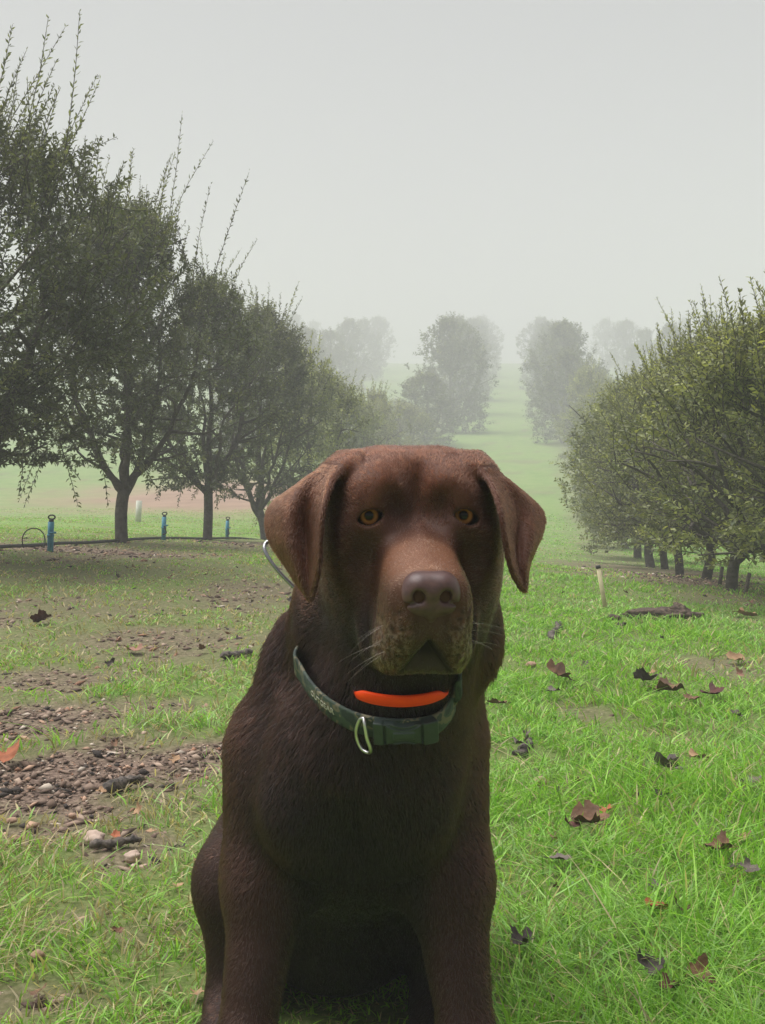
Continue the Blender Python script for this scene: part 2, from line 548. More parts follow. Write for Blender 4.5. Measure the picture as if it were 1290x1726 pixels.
def make_tree(seed, H, trunk_h, skirt, Rm, twigs, per, L, shoots, shoot_len, droop=0, r0=.062, lowfull=.55, lean=0.0, fresh=0.0, gain=1.0):
    rng = np.random.default_rng(seed)
    bark = Geo()
    n_ph = rng.uniform(0, 6.28, 3)
    def prof(t, az):
        r_ = np.interp(t, [0, .12, .35, .6, .8, .93, 1.0], [lowfull, lowfull * .6 + .36, 1.0, .93, .68, .40, .12])
        return Rm * r_ * (1 + .14 * np.sin(2 * az + n_ph[0]) + .10 * np.sin(3 * az + n_ph[1] + 5 * t))
    # trunk
    fork = np.array([rng.normal(0, .03) + lean * .3, rng.normal(0, .03), trunk_h])
    path = catmull([[0, 0, -.08], [0, 0, .02], [fork[0] * .5 + rng.normal(0, .015), fork[1] * .5, trunk_h * .55], fork], 9)
    rad = np.interp(np.linspace(0, 1, 9), [0, .12, .3, 1], [r0 * 1.5, r0 * 1.18, r0, r0 * .92])
    bark.tube(path, rad, 10)
    ends = []
    nl = 7
    for i in range(nl):
        az = 2 * np.pi * i / (nl - 1) + rng.normal(0, .25)
        t = rng.uniform(.35, .75) if i else .88
        z1 = skirt + t * (H - skirt)
        rr = prof(t, az) * (.62 if i else .05)
        end = np.array([np.cos(az) * rr + lean * t, np.sin(az) * rr, z1])
        low = fork - np.array([0, 0, rng.uniform(0, .12)]) if i else fork
        m1 = low + np.array([np.cos(az) * rr * .38, np.sin(az) * rr * .38, (z1 - trunk_h) * .22])
        m2 = low + np.array([np.cos(az) * rr * .75, np.sin(az) * rr * .75, (z1 - trunk_h) * .58])
        p_ = catmull([low, m1, m2, end], 12)
        p_[1:-1] += rng.normal(0, .012, (10, 3))
        bark.tube(p_, np.linspace(r0 * (.62 if i else .85), .009, 12), 7)
        for k in range(5):
            j = rng.integers(3, 11)
            a2 = az + rng.normal(0, .9)
            ln = rng.uniform(.35, .75) * Rm
            e = p_[j] + np.array([np.cos(a2) * ln * .8, np.sin(a2) * ln * .8, ln * rng.uniform(-.05, .9)])
            q_ = catmull([p_[j], (p_[j] + e) / 2 + rng.normal(0, .03, 3), e], 6)
            bark.tube(q_, np.linspace(.016, .005, 6), 5)
            ends.append(e)
    # twigs through the crown, most of them towards its outside
    cand = twigs * 3
    t = np.clip(rng.beta(1.25, 1.15, cand), 0.01, .995)
    az = rng.uniform(0, 2 * np.pi, cand)
    q = rng.random(cand) ** .42
    rr = prof(t, az) * q
    o = np.stack([np.cos(az) * rr + lean * t, np.sin(az) * rr, skirt + t * (H - skirt)], -1)
    dens = fbm(o * 2.6 + seed * 7.3, seed, 3) + .25 * (.6 - q) 
    sel = np.argsort(-(dens + rng.normal(0, .09, cand)))[:twigs]
    o, t, az, q = o[sel], t[sel], az[sel], q[sel]
    out = np.stack([np.cos(az), np.sin(az), np.zeros(len(az))], -1)
    dirv = unit(out * (.75 - .45 * t)[:, None] + np.array([0, 0, 1]) * (.12 + .95 * t)[:, None] + rng.normal(0, .38, (len(o), 3)))
    ln = rng.uniform(.16, .36, len(o)) * (1 + .25 * t)
    S = [(o - dirv * ln[:, None] * .4, dirv, ln, np.zeros(len(o)), per)]
    # long upright shoots above the crown
    if shoots:
        a2 = rng.uniform(0, 2 * np.pi, shoots)
        t2 = rng.uniform(.62, .98, shoots)
        r2 = prof(t2, a2) * rng.uniform(.1, .85, shoots)
        o2 = np.stack([np.cos(a2) * r2 + lean * t2, np.sin(a2) * r2, skirt + t2 * (H - skirt) - .1], -1)
        d2 = unit(np.stack([np.cos(a2) * .30 + rng.normal(0, .10, shoots), np.sin(a2) * .30, np.ones(shoots)], -1) + rng.normal(0, .10, (shoots, 3)))
        l2 = rng.uniform(.45, 1.0, shoots) * shoot_len
        S.append((o2, d2, l2, np.ones(shoots), int(per * 1.9)))
    if droop:
        a3 = rng.uniform(0, 2 * np.pi, droop)
        r3 = Rm * rng.uniform(.6, .95, droop)
        o3 = np.stack([np.cos(a3) * r3, np.sin(a3) * r3, np.full(droop, skirt + .18)], -1)
        d3 = unit(np.stack([np.cos(a3) * .4, np.sin(a3) * .4, -np.ones(droop)], -1))
        S.append((o3, d3, rng.uniform(.3, .5, droop), np.zeros(droop), per))
    LV, LT, LC, nb = [], [], [], 0
    for (o_, d_, l_, sh, per_) in S:
        n = len(o_)
        u = (np.arange(per_) + .5) / per_
        u = .08 + .92 * np.repeat(u[None], n, 0) + rng.normal(0, .01, (n, per_))
        curve = rng.normal(0, .10, (n, 3))
        def pt(uu): return o_[:, None] + d_[:, None] * (l_[:, None] * uu)[..., None] + curve[:, None] * (uu ** 2 * l_[:, None])[..., None]
        base = pt(u).reshape(-1, 3)
        dd = np.repeat(d_, per_, 0)
        ang = (np.arange(n * per_) * 2.4 + np.repeat(rng.uniform(0, 6.28, n), per_))
        e1 = unit(np.cross(dd, np.array([.3, .5, .81]))); e2 = np.cross(dd, e1)
        rad_ = e1 * np.cos(ang)[:, None] + e2 * np.sin(ang)[:, None]
        ld = unit(dd * np.where(np.repeat(sh, per_) > 0, 1.15, .55)[:, None] + rad_ * .8 + rng.normal(0, .22, (n * per_, 3)))
        up = unit(rng.normal(0, .55, (n * per_, 3)) + np.array([0, 0, .8]) + rad_ * .3)
        Ls = L * rng.uniform(.65, 1.25, n * per_) * np.interp(u.ravel(), [0, .7, 1], [1, .95, .6])
        Ws = Ls * np.where(np.repeat(sh, per_) > 0, .32, .46) * rng.uniform(.8, 1.2, n * per_)
        hue = rng.random((n * per_, 1))
        young = np.clip(fresh + np.repeat(sh, per_) * .15 + sstep(.6, 1.0, (base[:, 2] - skirt) / (H - skirt)) * .32 + np.repeat(rng.random(n) < .12, per_) * .5, 0, 1)[:, None] * rng.random((n * per_, 1))
        c = np.array([.064, .080, .046]) + (np.array([.132, .150, .084]) - np.array([.064, .080, .046])) * hue
        c = c + (np.array([.34, .35, .125]) - c) * young
        c = c * gain * (.62 + .75 * np.repeat(rng.random(n), per_))[:, None]
        V, T, C = leaf_quads(base, ld, up, Ls, Ws, c)
        LV.append(V); LT.append(T + nb); LC.append(C); nb += len(V)
        for i in range(n if (sh[0] or per_ >= 20) else 0):
            uu = np.linspace(0, 1, 4)
            p_ = o_[i] + d_[i] * (l_[i] * uu)[:, None] + curve[i] * (uu ** 2 * l_[i])[:, None]
            bark.tube(p_, np.linspace(.0042, .0015, 4), 3, caps=False)
    bm_ = bark.mesh('trunk'); bm_.materials.append(bark_mat)
    lm = mesh_np('crown', np.vstack(LV), np.vstack(LT), smooth=False); lm.materials.append(tree_leaf)
    color_attr(lm, 'tint', np.vstack(LC))
    return bm_, lm

def tree_root(name, loc, label, group, meshes, scale=(1, 1, 1), rot=0):
    r_ = empty(name, loc)
    r_.rotation_euler = (0, 0, rot)
    r_.scale = scale
    tag(r_, label, 'tree', group)
    link_local('trunk', meshes[0], r_)
    link_local('crown', meshes[1], r_)
    return r_

def copy_tree(src, loc, label, group, scale, rot):
    r_ = src.copy(); scene.collection.objects.link(r_)
    r_.location = loc; r_.scale = scale; r_.rotation_euler = (0, 0, rot)
    tag(r_, label, 'tree', group)
    for ch in list(src.children):
        c = ch.copy(); scene.collection.objects.link(c); c.parent = r_
    return r_

ORD = ['nearest', 'second', 'third', 'fourth', 'fifth', 'sixth', 'seventh', 'eighth', 'ninth', 'tenth', 'eleventh', 'twelfth', 'thirteenth', 'fourteenth', 'fifteenth', 'sixteenth', 'seventeenth', 'eighteenth']
tree_rng = np.random.default_rng(91)
if True:
    GL, GR = 'orchard trees in the row left of the lane', 'orchard trees in the row right of the lane'
    # the near trees on the left, each grown by itself
    near_left = [
        (-55, 7.0, dict(seed=11, H=2.62, trunk_h=.50, skirt=.55, Rm=1.12, twigs=1250, per=30, L=.043, shoots=46, shoot_len=1.05, droop=9, r0=.062, lowfull=.5),
         'large dark orchard tree at the left edge, with drooping sprays and tall shoots'),
        (205, 10.0, dict(seed=12, H=2.75, trunk_h=.50, skirt=.60, Rm=1.02, twigs=1200, per=28, L=.046, shoots=34, shoot_len=1.05, droop=4, r0=.054, lowfull=.5),
         'dark orchard tree with a bare straight trunk forking low, behind the irrigation hose'),
        (350, 13.0, dict(seed=13, H=2.72, trunk_h=.55, skirt=.55, Rm=.98, twigs=1050, per=26, L=.050, shoots=24, shoot_len=.95, droop=3, r0=.052, lowfull=.55),
         'orchard tree with a slender leaning trunk between two blue risers'),
        (447, 16.0, dict(seed=14, H=3.05, trunk_h=.45, skirt=.58, Rm=1.0, twigs=1000, per=24, L=.055, shoots=22, shoot_len=.85, r0=.060, lowfull=.6),
         'orchard tree whose trunk stands just left of the dog, with yellowish top leaves'),
    ]
    for x, D, kw, lab in near_left:
        X = (x - CX) / F_PX * D
        tree_root('orchard_tree', (X, D, float(ground_z(X, D))), lab, GL, make_tree(**kw))
    # one tree of each further kind; the rows are copies of these
    near_right = make_tree(seed=21, H=1.85, trunk_h=.36, skirt=.36, Rm=.88, fresh=.42, gain=1.35, twigs=830, per=26, L=.044, shoots=80, shoot_len=.72, r0=.042, lowfull=.72)
    near_right2 = make_tree(seed=22, H=1.95, trunk_h=.40, skirt=.38, Rm=.88, fresh=.48, gain=1.40, twigs=800, per=26, L=.046, shoots=80, shoot_len=.72, r0=.042, lowfull=.75)
    mid_a = make_tree(fresh=.38, gain=1.3, seed=23, H=2.6, trunk_h=.35, skirt=.25, Rm=1.05, twigs=900, per=18, L=.068, shoots=26, shoot_len=.6, r0=.06, lowfull=.75)
    mid_b = make_tree(fresh=.46, gain=1.35, seed=24, H=2.7, trunk_h=.35, skirt=.25, Rm=1.05, twigs=900, per=18, L=.070, shoots=26, shoot_len=.7, r0=.06, lowfull=.8)
    far_a = make_tree(seed=25, H=3.1, trunk_h=.22, skirt=.04, Rm=1.15, twigs=700, per=13, L=.105, shoots=20, shoot_len=.6, r0=.07, lowfull=.85)
    far_b = make_tree(seed=26, H=3.2, trunk_h=.22, skirt=.04, Rm=1.12, twigs=700, per=13, L=.105, shoots=20, shoot_len=.6, r0=.07, lowfull=.85)
    protos = {}
    def plant(key, meshes, X, D, label, group, h, wd):
        loc = (X, D, float(ground_z(X, D)) - .02)
        sc = (wd, wd, h)
        rot = float(tree_rng.uniform(0, 6.28))
        if key not in protos:
            protos[key] = tree_root('orchard_tree', loc, label, group, meshes, sc, rot)
        else:
            copy_tree(protos[key], loc, label, group, sc, rot)
    LEFT = [(520, 19.5, 1.08), (577, 23, 1.02), (628, 27, .86), (672, 31.5, .62), (716, 35.5, .66), (762, 39, 1.22), (772, 45, 1.12), (785, 51, 1.02), (797, 58, 1.0), (806, 65, 1.0), (813, 73, 1.0)]
    for i, (x, D, h) in enumerate(LEFT):
        far = D > 33
        D = float(far_d(D)); kf = float(far_k(D))
        X = (x - CX) / F_PX * D
        k = ('far_a', far_a) if far and i % 2 else ('far_b', far_b) if far else ('mid_a', mid_a) if i % 2 else ('mid_b', mid_b)
        lab = f'{ORD[i + 4]} tree from the camera in the left row, ' + ('pale in the fog' if far else 'bushy and yellow green')
        plant(k[0], k[1], X, D, lab, GL, h * kf, kf * (1.14 if far else 1))
    RIGHT = [(1312, 6.6, .80), (1233, 8.0, .87), (1191, 9.5, .93), (1146, 11.5, 1.0), (1121, 13, 1.02), (1097, 15, .92), (1075, 17.5, .92), (1055, 20.5, .92), (1036, 24, .92), (1018, 28, .95),
             (996, 31.5, .95), (968, 36, .92), (952, 39.5, 1.10), (940, 44, 1.1), (929, 50, 1.02), (920, 56, 1.0), (912, 63, 1.0)]
    for i, (x, D, h) in enumerate(RIGHT):
        D0 = D
        D = float(far_d(D)); kf = float(far_k(D))
        X = (x - CX) / F_PX * D
        if D0 < 14: k = ('near_right', near_right) if i % 2 else ('near_right2', near_right2)
        elif D0 < 34: k = ('mid_a', mid_a) if i % 2 else ('mid_b', mid_b)
        else: k = ('far_a', far_a) if i % 2 else ('far_b', far_b)
        lab = f'{ORD[i]} tree from the camera in the right row, ' + ('low and skirted with leaves' if D0 < 14 else 'bushy, in light fog' if D0 < 34 else 'pale in the fog')
        plant(k[0], k[1], X, D, lab, GR, h * kf, kf * (1.12 if D0 > 34 else 1))
    # the rows beyond them
    GB = 'hazy orchard trees of the rows further out'
    k_ = 0
    names = {'l': 'left', 'r': 'right'}
    for side, off, Ds in (('l', -7.2, (33, 38, 43, 49, 55, 62, 70)), ('l', -12.0, (56, 62, 69, 77)), ('r', 6.6, (9.5, 12, 15, 19, 23, 28, 34, 40, 47, 55, 63, 72)), ('r', 11.5, (50, 57, 65, 74))):
        for j, D in enumerate(Ds):
            D0 = D; D = float(far_d(D)); kf = float(far_k(D))
            X = float(lane_x(D)) + off * (1 if D0 > 25 else .93) * kf
            k = ('far_a', far_a) if j % 2 else ('far_b', far_b)
            if D0 < 25: k = ('mid_a', mid_a) if j % 2 else ('mid_b', mid_b)
            row = 'second' if abs(off) < 9 else 'third'
            lab = f'{ORD[j]} tree from the camera in the {row} row to the {names[side]} of the lane'
            plant(k[0], k[1], X, D, lab, GB, float(tree_rng.uniform(.9, 1.08)) * (.80 if D0 < 30 else 1) * kf, kf)

# ------------------------------------------------------------------ irrigation, stakes, litter
hose_mat = simple('black hose', (.018, .018, .020), .55)
blue_mat = simple('blue pipe', (.030, .190, .300), .5, noise=(30, (.045, .250, .360)))
wood_pale = simple('pale wood', (.52, .45, .27), .8, noise=(30, (.62, .54, .34)), bump=(60, .3, .004))
white_mat = simple('weathered white', (.62, .62, .55), .8, noise=(20, (.50, .50, .43)))
dark_wood = simple('dark wet wood', (.040, .033, .028), .8, noise=(60, (.150, .120, .098)), bump=(90, 1.0, .006))
soil_mat = simple('turned soil', (.045, .030, .022), .95, noise=(45, (.13, .09, .065)), bump=(60, 1.0, .012))

def gpt(x, y):
    p = on_ground(x, y); return p

# hose along the left row
hp_ = []
for x, y in ((-160, 921), (-60, 922), (0, 921), (60, 922), (100, 921), (140, 918), (190, 914), (240, 913), (300, 910), (345, 912), (400, 908), (445, 909)):
    D = float(np.interp(x, [-160, 0, 205, 350, 447], [6.4, 7.75, 10.0, 13.0, 16.0]))
    X = (x - CX) / F_PX * D
    hp_.append([X, D, float(ground_z(X, D)) + .016])
g = Geo(); g.tube(catmull(hp_, 60), .013, 8)
tag(link('irrigation_hose', g.mesh('irrigation_hose'), None, hose_mat), 'black irrigation hose lying along the foot of the left tree row', 'hose')

def riser(x, D, h, label, loop):
    X = (x - CX) / F_PX * D
    z = float(ground_z(X, D))
    r_ = empty('irrigation_riser', (X, D, z))
    tag(r_, label, 'irrigation riser', 'blue irrigation risers along the left row')
    g = Geo()
    g.tube([[0, 0, -.03], [0.002, 0, h * .5], [.006, 0, h]], .021, 12)
    g.tube([[0.002, 0, h * .5], [0.0025, 0, h * .56]], .025, 12)
    g.tube([[0.002, -.02, h * .62], [.045, -.02, h * .63]], .007, 8)
    link_local('pipe', g.mesh('pipe'), r_, blue_mat)
    g = Geo()
    a = np.linspace(0, 2 * np.pi, 20, endpoint=False)
    g.tube(np.stack([.010 + .022 * np.cos(a), 0 * a, h + .030 + .014 * np.sin(a)], -1), .0055, 6, closed=True)
    g.tube([[.007, 0, h - .005], [.008, 0, h + .018]], .016, 10)
    link_local('cap_ring', g.mesh('cap_ring'), r_, hose_mat)
    if loop:
        g = Geo()
        g.tube(catmull([[-.005, -.02, .05], [.03, -.025, h * .30], [.012, -.02, h * .60]], 10), .005, 6)
        link_local('feed_tube', g.mesh('feed_tube'), r_, hose_mat)
    return r_
riser(85, 7.9, .195, 'blue irrigation riser with a black ring cap, next to the wire hoop', False)
riser(276, 11.2, .215, 'blue irrigation riser with a tan ring cap, right of the bare straight trunk', True)
riser(383, 14.2, .225, 'small blue irrigation riser right of the slender leaning trunk', True)

D = 8.0; X0 = (57 - CX) / F_PX * D; z0 = float(ground_z(X0, D))
a = np.linspace(-.35, np.pi + .35, 30)
g = Geo(); g.tube(np.stack([X0 + .076 * np.cos(a), D + .02 * np.sin(2 * a), z0 + .045 + .098 * np.sin(a)], -1), .0042, 6)
tag(link('wire_hoop', g.mesh('wire_hoop'), None, hose_mat), 'thin black hoop of tubing standing left of the nearest blue riser', 'hoop')

# posts and stakes
p_ = gpt(233, 879)
g = Geo(); g.tube([[p_[0], p_[1], p_[2] - .05], [p_[0] + .02, p_[1], p_[2] + 35 / F_PX * p_[1]]], .055, 8)
tag(link('marker_post', g.mesh('marker_post'), None, white_mat), 'short white marker post on the slope behind the left row', 'post')

p_ = gpt(1021, 1027)
sr = empty('marker_stake', p_); tag(sr, 'thin pale wooden stake with a dark tip leaning in the lane grass', 'stake')
dx, dz = -13 / F_PX * p_[1], 74 / F_PX * p_[1]
def stake_mesh(t0, t1, w):
    a_, b_ = np.array([dx * t0, 0, dz * t0]), np.array([dx * t1, 0, dz * t1])
    return tube([a_, a_ * .5 + b_ * .5, b_], [w, w, w * .95], 4)
g = Geo(); g.add(*stake_mesh(-.15, .93, .0135)); link_local('shaft', g.mesh('shaft', False), sr, wood_pale)
g = Geo(); g.add(*stake_mesh(.93, 1.0, .0150)); link_local('tip', g.mesh('tip', False), sr, hose_mat)

for x, y, h, ln_, lab in ((1254, 1000, 34, 10, 'short dark leaning peg beside the trunks of the right row'), (1212, 985, 30, 6, 'thin dark peg between two trunks of the right row')):
    p_ = gpt(x, y)
    g = Geo(); g.tube([[p_[0], p_[1], p_[2] - .05], [p_[0] + ln_ / F_PX * p_[1], p_[1], p_[2] + h / F_PX * p_[1]]], [.016, .013], 7)
    tag(link('peg', g.mesh('peg'), None, dark_wood), lab, 'peg')

def ico(sub):
    import bmesh
    bm = bmesh.new(); bmesh.ops.create_icosphere(bm, subdivisions=sub, radius=1)
    v = np.array([x.co[:] for x in bm.verts]); f = np.array([[q.index for q in x.verts] for x in bm.faces]); bm.free()
    return v, f
ICO2, ICO3 = ico(3), ico(4)

def lump(name, loc, size, seed, label, cat, mat, rough=.35, base=ICO2, group=None, rot=0, freq=2.2):
    v, f = base
    nn = fbm(v * freq + seed * 3.1, seed, 4)[:, None]
    v = v * (1 + rough * 2 * (nn - .5)) * np.asarray(size) * .5
    v = v @ rz(rot).T
    o = link(name, mesh_np(name, v, f), None, mat)
    o.location = [float(a_) for a_ in loc]
    return tag(o, label, cat, group)

# earth thrown up on the right
p_ = gpt(1115, 1046)
lump('dirt_mound', (p_[0], p_[1] + .04, p_[2] + .018), (.33, .16, .075), 4, 'long low mound of dark turned soil in the grass right of the stake', 'mound', soil_mat, .5, ICO3, freq=2.6)
p_ = gpt(1146, 1044)
lump('dirt_clod', (p_[0], p_[1], p_[2] + .03), (.10, .10, .085), 7, 'rounded dark clod of soil at the right end of the mound', 'clod', soil_mat, .55, ICO3)
p_ = gpt(1034, 1046)
lump('dirt_clod', (p_[0], p_[1], p_[2] + .01), (.06, .05, .04), 9, 'small dark clod of soil at the foot of the pale stake', 'clod', soil_mat, .6, ICO2)

stone_mats = {'peach': simple('peach stone', (.42, .27, .185), .85, noise=(30, (.30, .185, .125)), bump=(60, .5, .003)),
              'pink': simple('pinkish stone', (.40, .285, .225), .85, noise=(40, (.55, .42, .34)), bump=(60, .5, .003))}
for x, y, w, m_, lab in ((160, 1413, 34, 'pink', 'pale pinkish stone beside a rust red leaf at the edge of the soil patch'),
                         (222, 1444, 30, 'pink', 'knobbly pinkish stone below the dark strip of bark'),
                         (63, 1612, 28, 'peach', 'small peach coloured stone in the grass near the lower left corner'),
                         (27, 1414, 18, 'peach', 'small peach stone at the left edge, by the soil patch'),
                         (20, 1384, 16, 'peach', 'little orange stone in the soil patch near the left edge'),
                         (122, 1376, 16, 'peach', 'little peach stone in the dark soil left of the wood chunk'),
                         (911, 1318, 26, 'peach', 'tan pebble in the grass just right of the dog at chest height'),
                         (874, 1379, 14, 'peach', 'tiny brown pebble in the grass close to the dog'),
                         (893, 1412, 17, 'peach', 'small tan pebble lying left of the lobed brown leaf'),
                         (895, 1120, 18, 'peach', 'small rusty pebble in the bright grass under the dog ear'),
                         (225, 1462, 12, 'pink', 'tiny pale stone below the knobbly one')):
    p_ = gpt(x, y + w * .25); sc = w / F_PX * p_[1]
    lump('stone', (p_[0], p_[1], p_[2] + sc * .22), (sc, sc * .8, sc * .65), int(x), lab, 'stone', stone_mats[m_], .4, ICO2, rot=x)

# wood: chunks, bark strips, sticks
def stick(x0, y0, x1, y1, r_, label, cat='stick', name='stick', bend=.01, flat=1.0):
    a_, b_ = gpt(x0, y0), gpt(x1, y1)
    n = 26
    t = np.linspace(0, 1, n)[:, None]
    path = a_ + (b_ - a_) * t
    path[:, 2] = ground_z(path[:, 0], path[:, 1]) + r_ * .9
    rng = np.random.default_rng(int(x0 * 7 + y0))
    path += (np.stack([vnoise(np.stack([t[:, 0] * 5 + k_ * 9, t[:, 0] * 0], -1), int(x0) + k_) for k_ in range(3)], -1) - .5) * bend * 3 * np.array([1, 1, .3])
    v, q, t_ = tube(path, r_ * (1 + .16 * rng.normal(0, 1, n)).clip(.5, 1.5) * np.interp(np.linspace(0, 1, n), [0, .1, .9, 1], [.55, 1, .9, .4]), 9)
    v = v + np.stack([fbm(v * np.array([30, 60, 60.]) + k_ * 5, 3 + k_, 3) - .5 for k_ in range(3)], -1) * r_ * 1.5
    g = Geo(); g.add(v, q, t_)
    return tag(link(name, g.mesh(name), None, dark_wood), label, cat)
stick(180, 1338, 240, 1322, .013, 'chunk of dark broken wood lying across the bare soil patch', 'wood', 'wood_chunk', .006)
stick(150, 1430, 238, 1424, .0075, 'dark strip of bark behind the knobbly pinkish stone', 'bark', 'bark_strip', .006)
stick(372, 1112, 418, 1104, .012, 'thin dark stick left of the dog neck, by the bright grass strip')
stick(862, 1282, 900, 1256, .010, 'dark twig slanting in the grass right of the dog shoulder')
stick(928, 1080, 946, 1054, .014, 'short dark twig in the lane grass, far right of the dog cheek')

# fallen leaves
def fallen_leaf(seed, lobes=5, curl=1.0):
    rng = np.random.default_rng(seed)
    na, nr_ = 44, 7
    th = np.linspace(-np.pi, np.pi, na, endpoint=False)
    out_r = .52 + .30 * np.abs(np.cos(th * lobes / 2)) ** 1.3 + .12 * np.cos(th) + .05 * rng.normal(size=na)
    out_r *= np.where(np.abs(th) > 2.75, .45, 1)
    V = [[0, 0, 0]]
    for k in range(1, nr_ + 1):
        rr = out_r * k / nr_
        V += list(np.stack([rr * np.cos(th), rr * np.sin(th), 0 * th], -1))
    V = np.array(V)
    r_ = np.linalg.norm(V[:, :2], axis=1)
    ang = rng.uniform(0, 6.28)
    u = V[:, 0] * np.cos(ang) + V[:, 1] * np.sin(ang)
    V[:, 2] = curl * (.55 * u * u + .35 * np.abs(V[:, 1]) * rng.uniform(.3, 1) + .30 * (fbm(V * 2.4 + seed, seed, 2) - .5) * r_ * 2)
    T, Q = [], []
    for j in range(na):
        T.append([0, 1 + j, 1 + (j + 1) % na])
        for k in range(nr_ - 1):
            a_ = 1 + k * na
            Q.append([a_ + j, a_ + na + j, a_ + na + (j + 1) % na, a_ + (j + 1) % na])
    st = tube(catmull([[-.2, 0, .02], [-.6, .04, .05], [-.95, .12, .16]], 6), .018, 5)
    n0 = len(V)
    V2 = np.vstack([V, st[0]])
    return V2, np.vstack([np.array(Q), st[1] + n0]), np.vstack([np.array(T), st[2] + n0])
def leaf_mat(name, c1, c2): return simple(name, c1, .7, spec=.3, noise=(26, c2), bump=(40, .5, .01))
LM = {'orange': leaf_mat('orange dead leaf', (.36, .115, .050), (.24, .080, .035)), 'brown': leaf_mat('brown dead leaf', (.20, .105, .055), (.105, .058, .035)),
      'dark': leaf_mat('blackened dead leaf', (.034, .026, .023), (.070, .052, .045)), 'maroon': leaf_mat('maroon dead leaf', (.105, .032, .026), (.06, .022, .02)),
      'grey': leaf_mat('grey dead leaf', (.155, .125, .105), (.085, .068, .060)), 'tan': leaf_mat('tan dead leaf', (.40, .25, .14), (.28, .165, .09)), 'pink': leaf_mat('pinkish dead leaf', (.34, .18, .125), (.24, .12, .085))}
FL = [(12, 1272, 62, 'orange', 1.3, 'large crumpled orange leaf at the left edge above the soil patch'),
      (72, 1046, 36, 'maroon', 1.2, 'dark maroon leaf in the thin grass under the left tree row'),
      (228, 1096, 34, 'pink', 1.0, 'pinkish tan leaf on the bare ground left of the dog'),
      (193, 1418, 24, 'orange', 1.0, 'small rust red leaf next to the pale pinkish stone'),
      (332, 1682, 30, 'tan', .8, 'yellowish brown leaf beside the dog hind foot'),
      (66, 1684, 36, 'brown', .9, 'brown leaf in the dry grass at the lower left corner'),
      (300, 1502, 20, 'tan', .7, 'pale dry leaf in the grass left of the dog elbow'),
      (252, 1410, 16, 'tan', .8, 'tiny tan leaf by the tall grass left of the dog leg'),
      (942, 1152, 52, 'brown', 1.2, 'brown leaf with a curled grey edge right of the dog neck'),
      (930, 1176, 26, 'grey', .8, 'flat grey leaf just below the curled brown one'),
      (842, 1198, 34, 'brown', .9, 'brown leaf half behind the dog neck on the right'),
      (1092, 1158, 42, 'dark', 1.4, 'blackish upright leaf at the left of the leaf cluster'),
      (1122, 1172, 50, 'brown', 1.3, 'reddish brown curled leaf in the middle of the leaf cluster'),
      (1168, 1190, 34, 'brown', 1.0, 'small brown leaf right of the leaf cluster'),
      (1200, 1178, 42, 'maroon', 1.1, 'dark red curled leaf at the right of the leaf cluster'),
      (1240, 1112, 34, 'tan', .9, 'tan leaf on the bare patch near the right edge'),
      (1256, 1034, 42, 'tan', 1.0, 'orange tan leaf on the trodden strip under the right row'),
      (1128, 1308, 60, 'grey', 1.0, 'greyish brown leaf on the dry patch of lane grass'),
      (1172, 1292, 40, 'tan', .8, 'tan dead leaf behind the greyish brown one'),
      (1262, 1332, 44, 'grey', .8, 'grey leaf on the thin grass at the right edge'),
      (996, 1404, 66, 'brown', 1.4, 'lobed russet leaf standing up in the grass, tips red'),
      (962, 1412, 34, 'maroon', 1.2, 'thin dark red leaf left of the lobed russet leaf'),
      (1116, 1362, 26, 'dark', 1.2, 'small dark leaf between grass blades above the grey tongue'),
      (938, 1470, 42, 'grey', .6, 'flat grey brown leaf in the grass right of the dog leg'),
      (1216, 1452, 50, 'brown', 1.6, 'upright brown leaf with two points near the right edge'),
      (1262, 1492, 36, 'grey', .9, 'pale grey leaf among wet blades at the right edge'),
      (1104, 1522, 28, 'grey', .9, 'small round grey leaf in the tall grass'),
      (1112, 1560, 40, 'orange', 1.2, 'red orange leaf with a dark rim in the tall grass'),
      (1146, 1560, 34, 'maroon', 1.5, 'dark brown folded leaf touching the red orange one'),
      (884, 1618, 46, 'dark', 1.7, 'blackened curled leaf in the grass by the dog leg'),
      (1094, 1662, 56, 'dark', 1.5, 'large blackened curled leaf low in the grass near the bottom'),
      (1176, 1682, 50, 'brown', 1.5, 'dark brown rolled leaf at the bottom right'),
      (1130, 1700, 40, 'maroon', 1.3, 'deep brown leaf under the rolled one at the bottom edge'),
      (880, 1268, 30, 'grey', 1.3, 'ragged grey leaf beside the slanting dark twig'),
      (1020, 1388, 26, 'orange', 1.2, 'small orange red leaf touching the lobed russet leaf'),
      (1078, 1366, 18, 'dark', 1.1, 'tiny blackened leaf in the lane grass'),
      (1050, 1056, 24, 'dark', 1.0, 'dark leaf in the grass just below the soil mound')]
for i, (x, y, w, m_, cu, lab) in enumerate(FL):
    p_ = gpt(x, y + w * .18)
    sc = w / F_PX * p_[1] * .62
    V, Q, T = fallen_leaf(100 + i, 5 if i % 3 else 3, cu)
    rng = np.random.default_rng(500 + i)
    V = V * sc
    V = V @ rx(rng.uniform(-10, 32)).T @ rz(rng.uniform(0, 360)).T
    o = link('fallen_leaf', mesh_np('fallen_leaf', V, [Q, T]), None, LM[m_])
    lift = .030 if x > 820 and p_[1] < 4 else .010
    o.location = (float(p_[0]), float(p_[1]), float(p_[2]) - float(V[:, 2].min()) * .6 + lift)
    tag(o, lab, 'leaf', None)

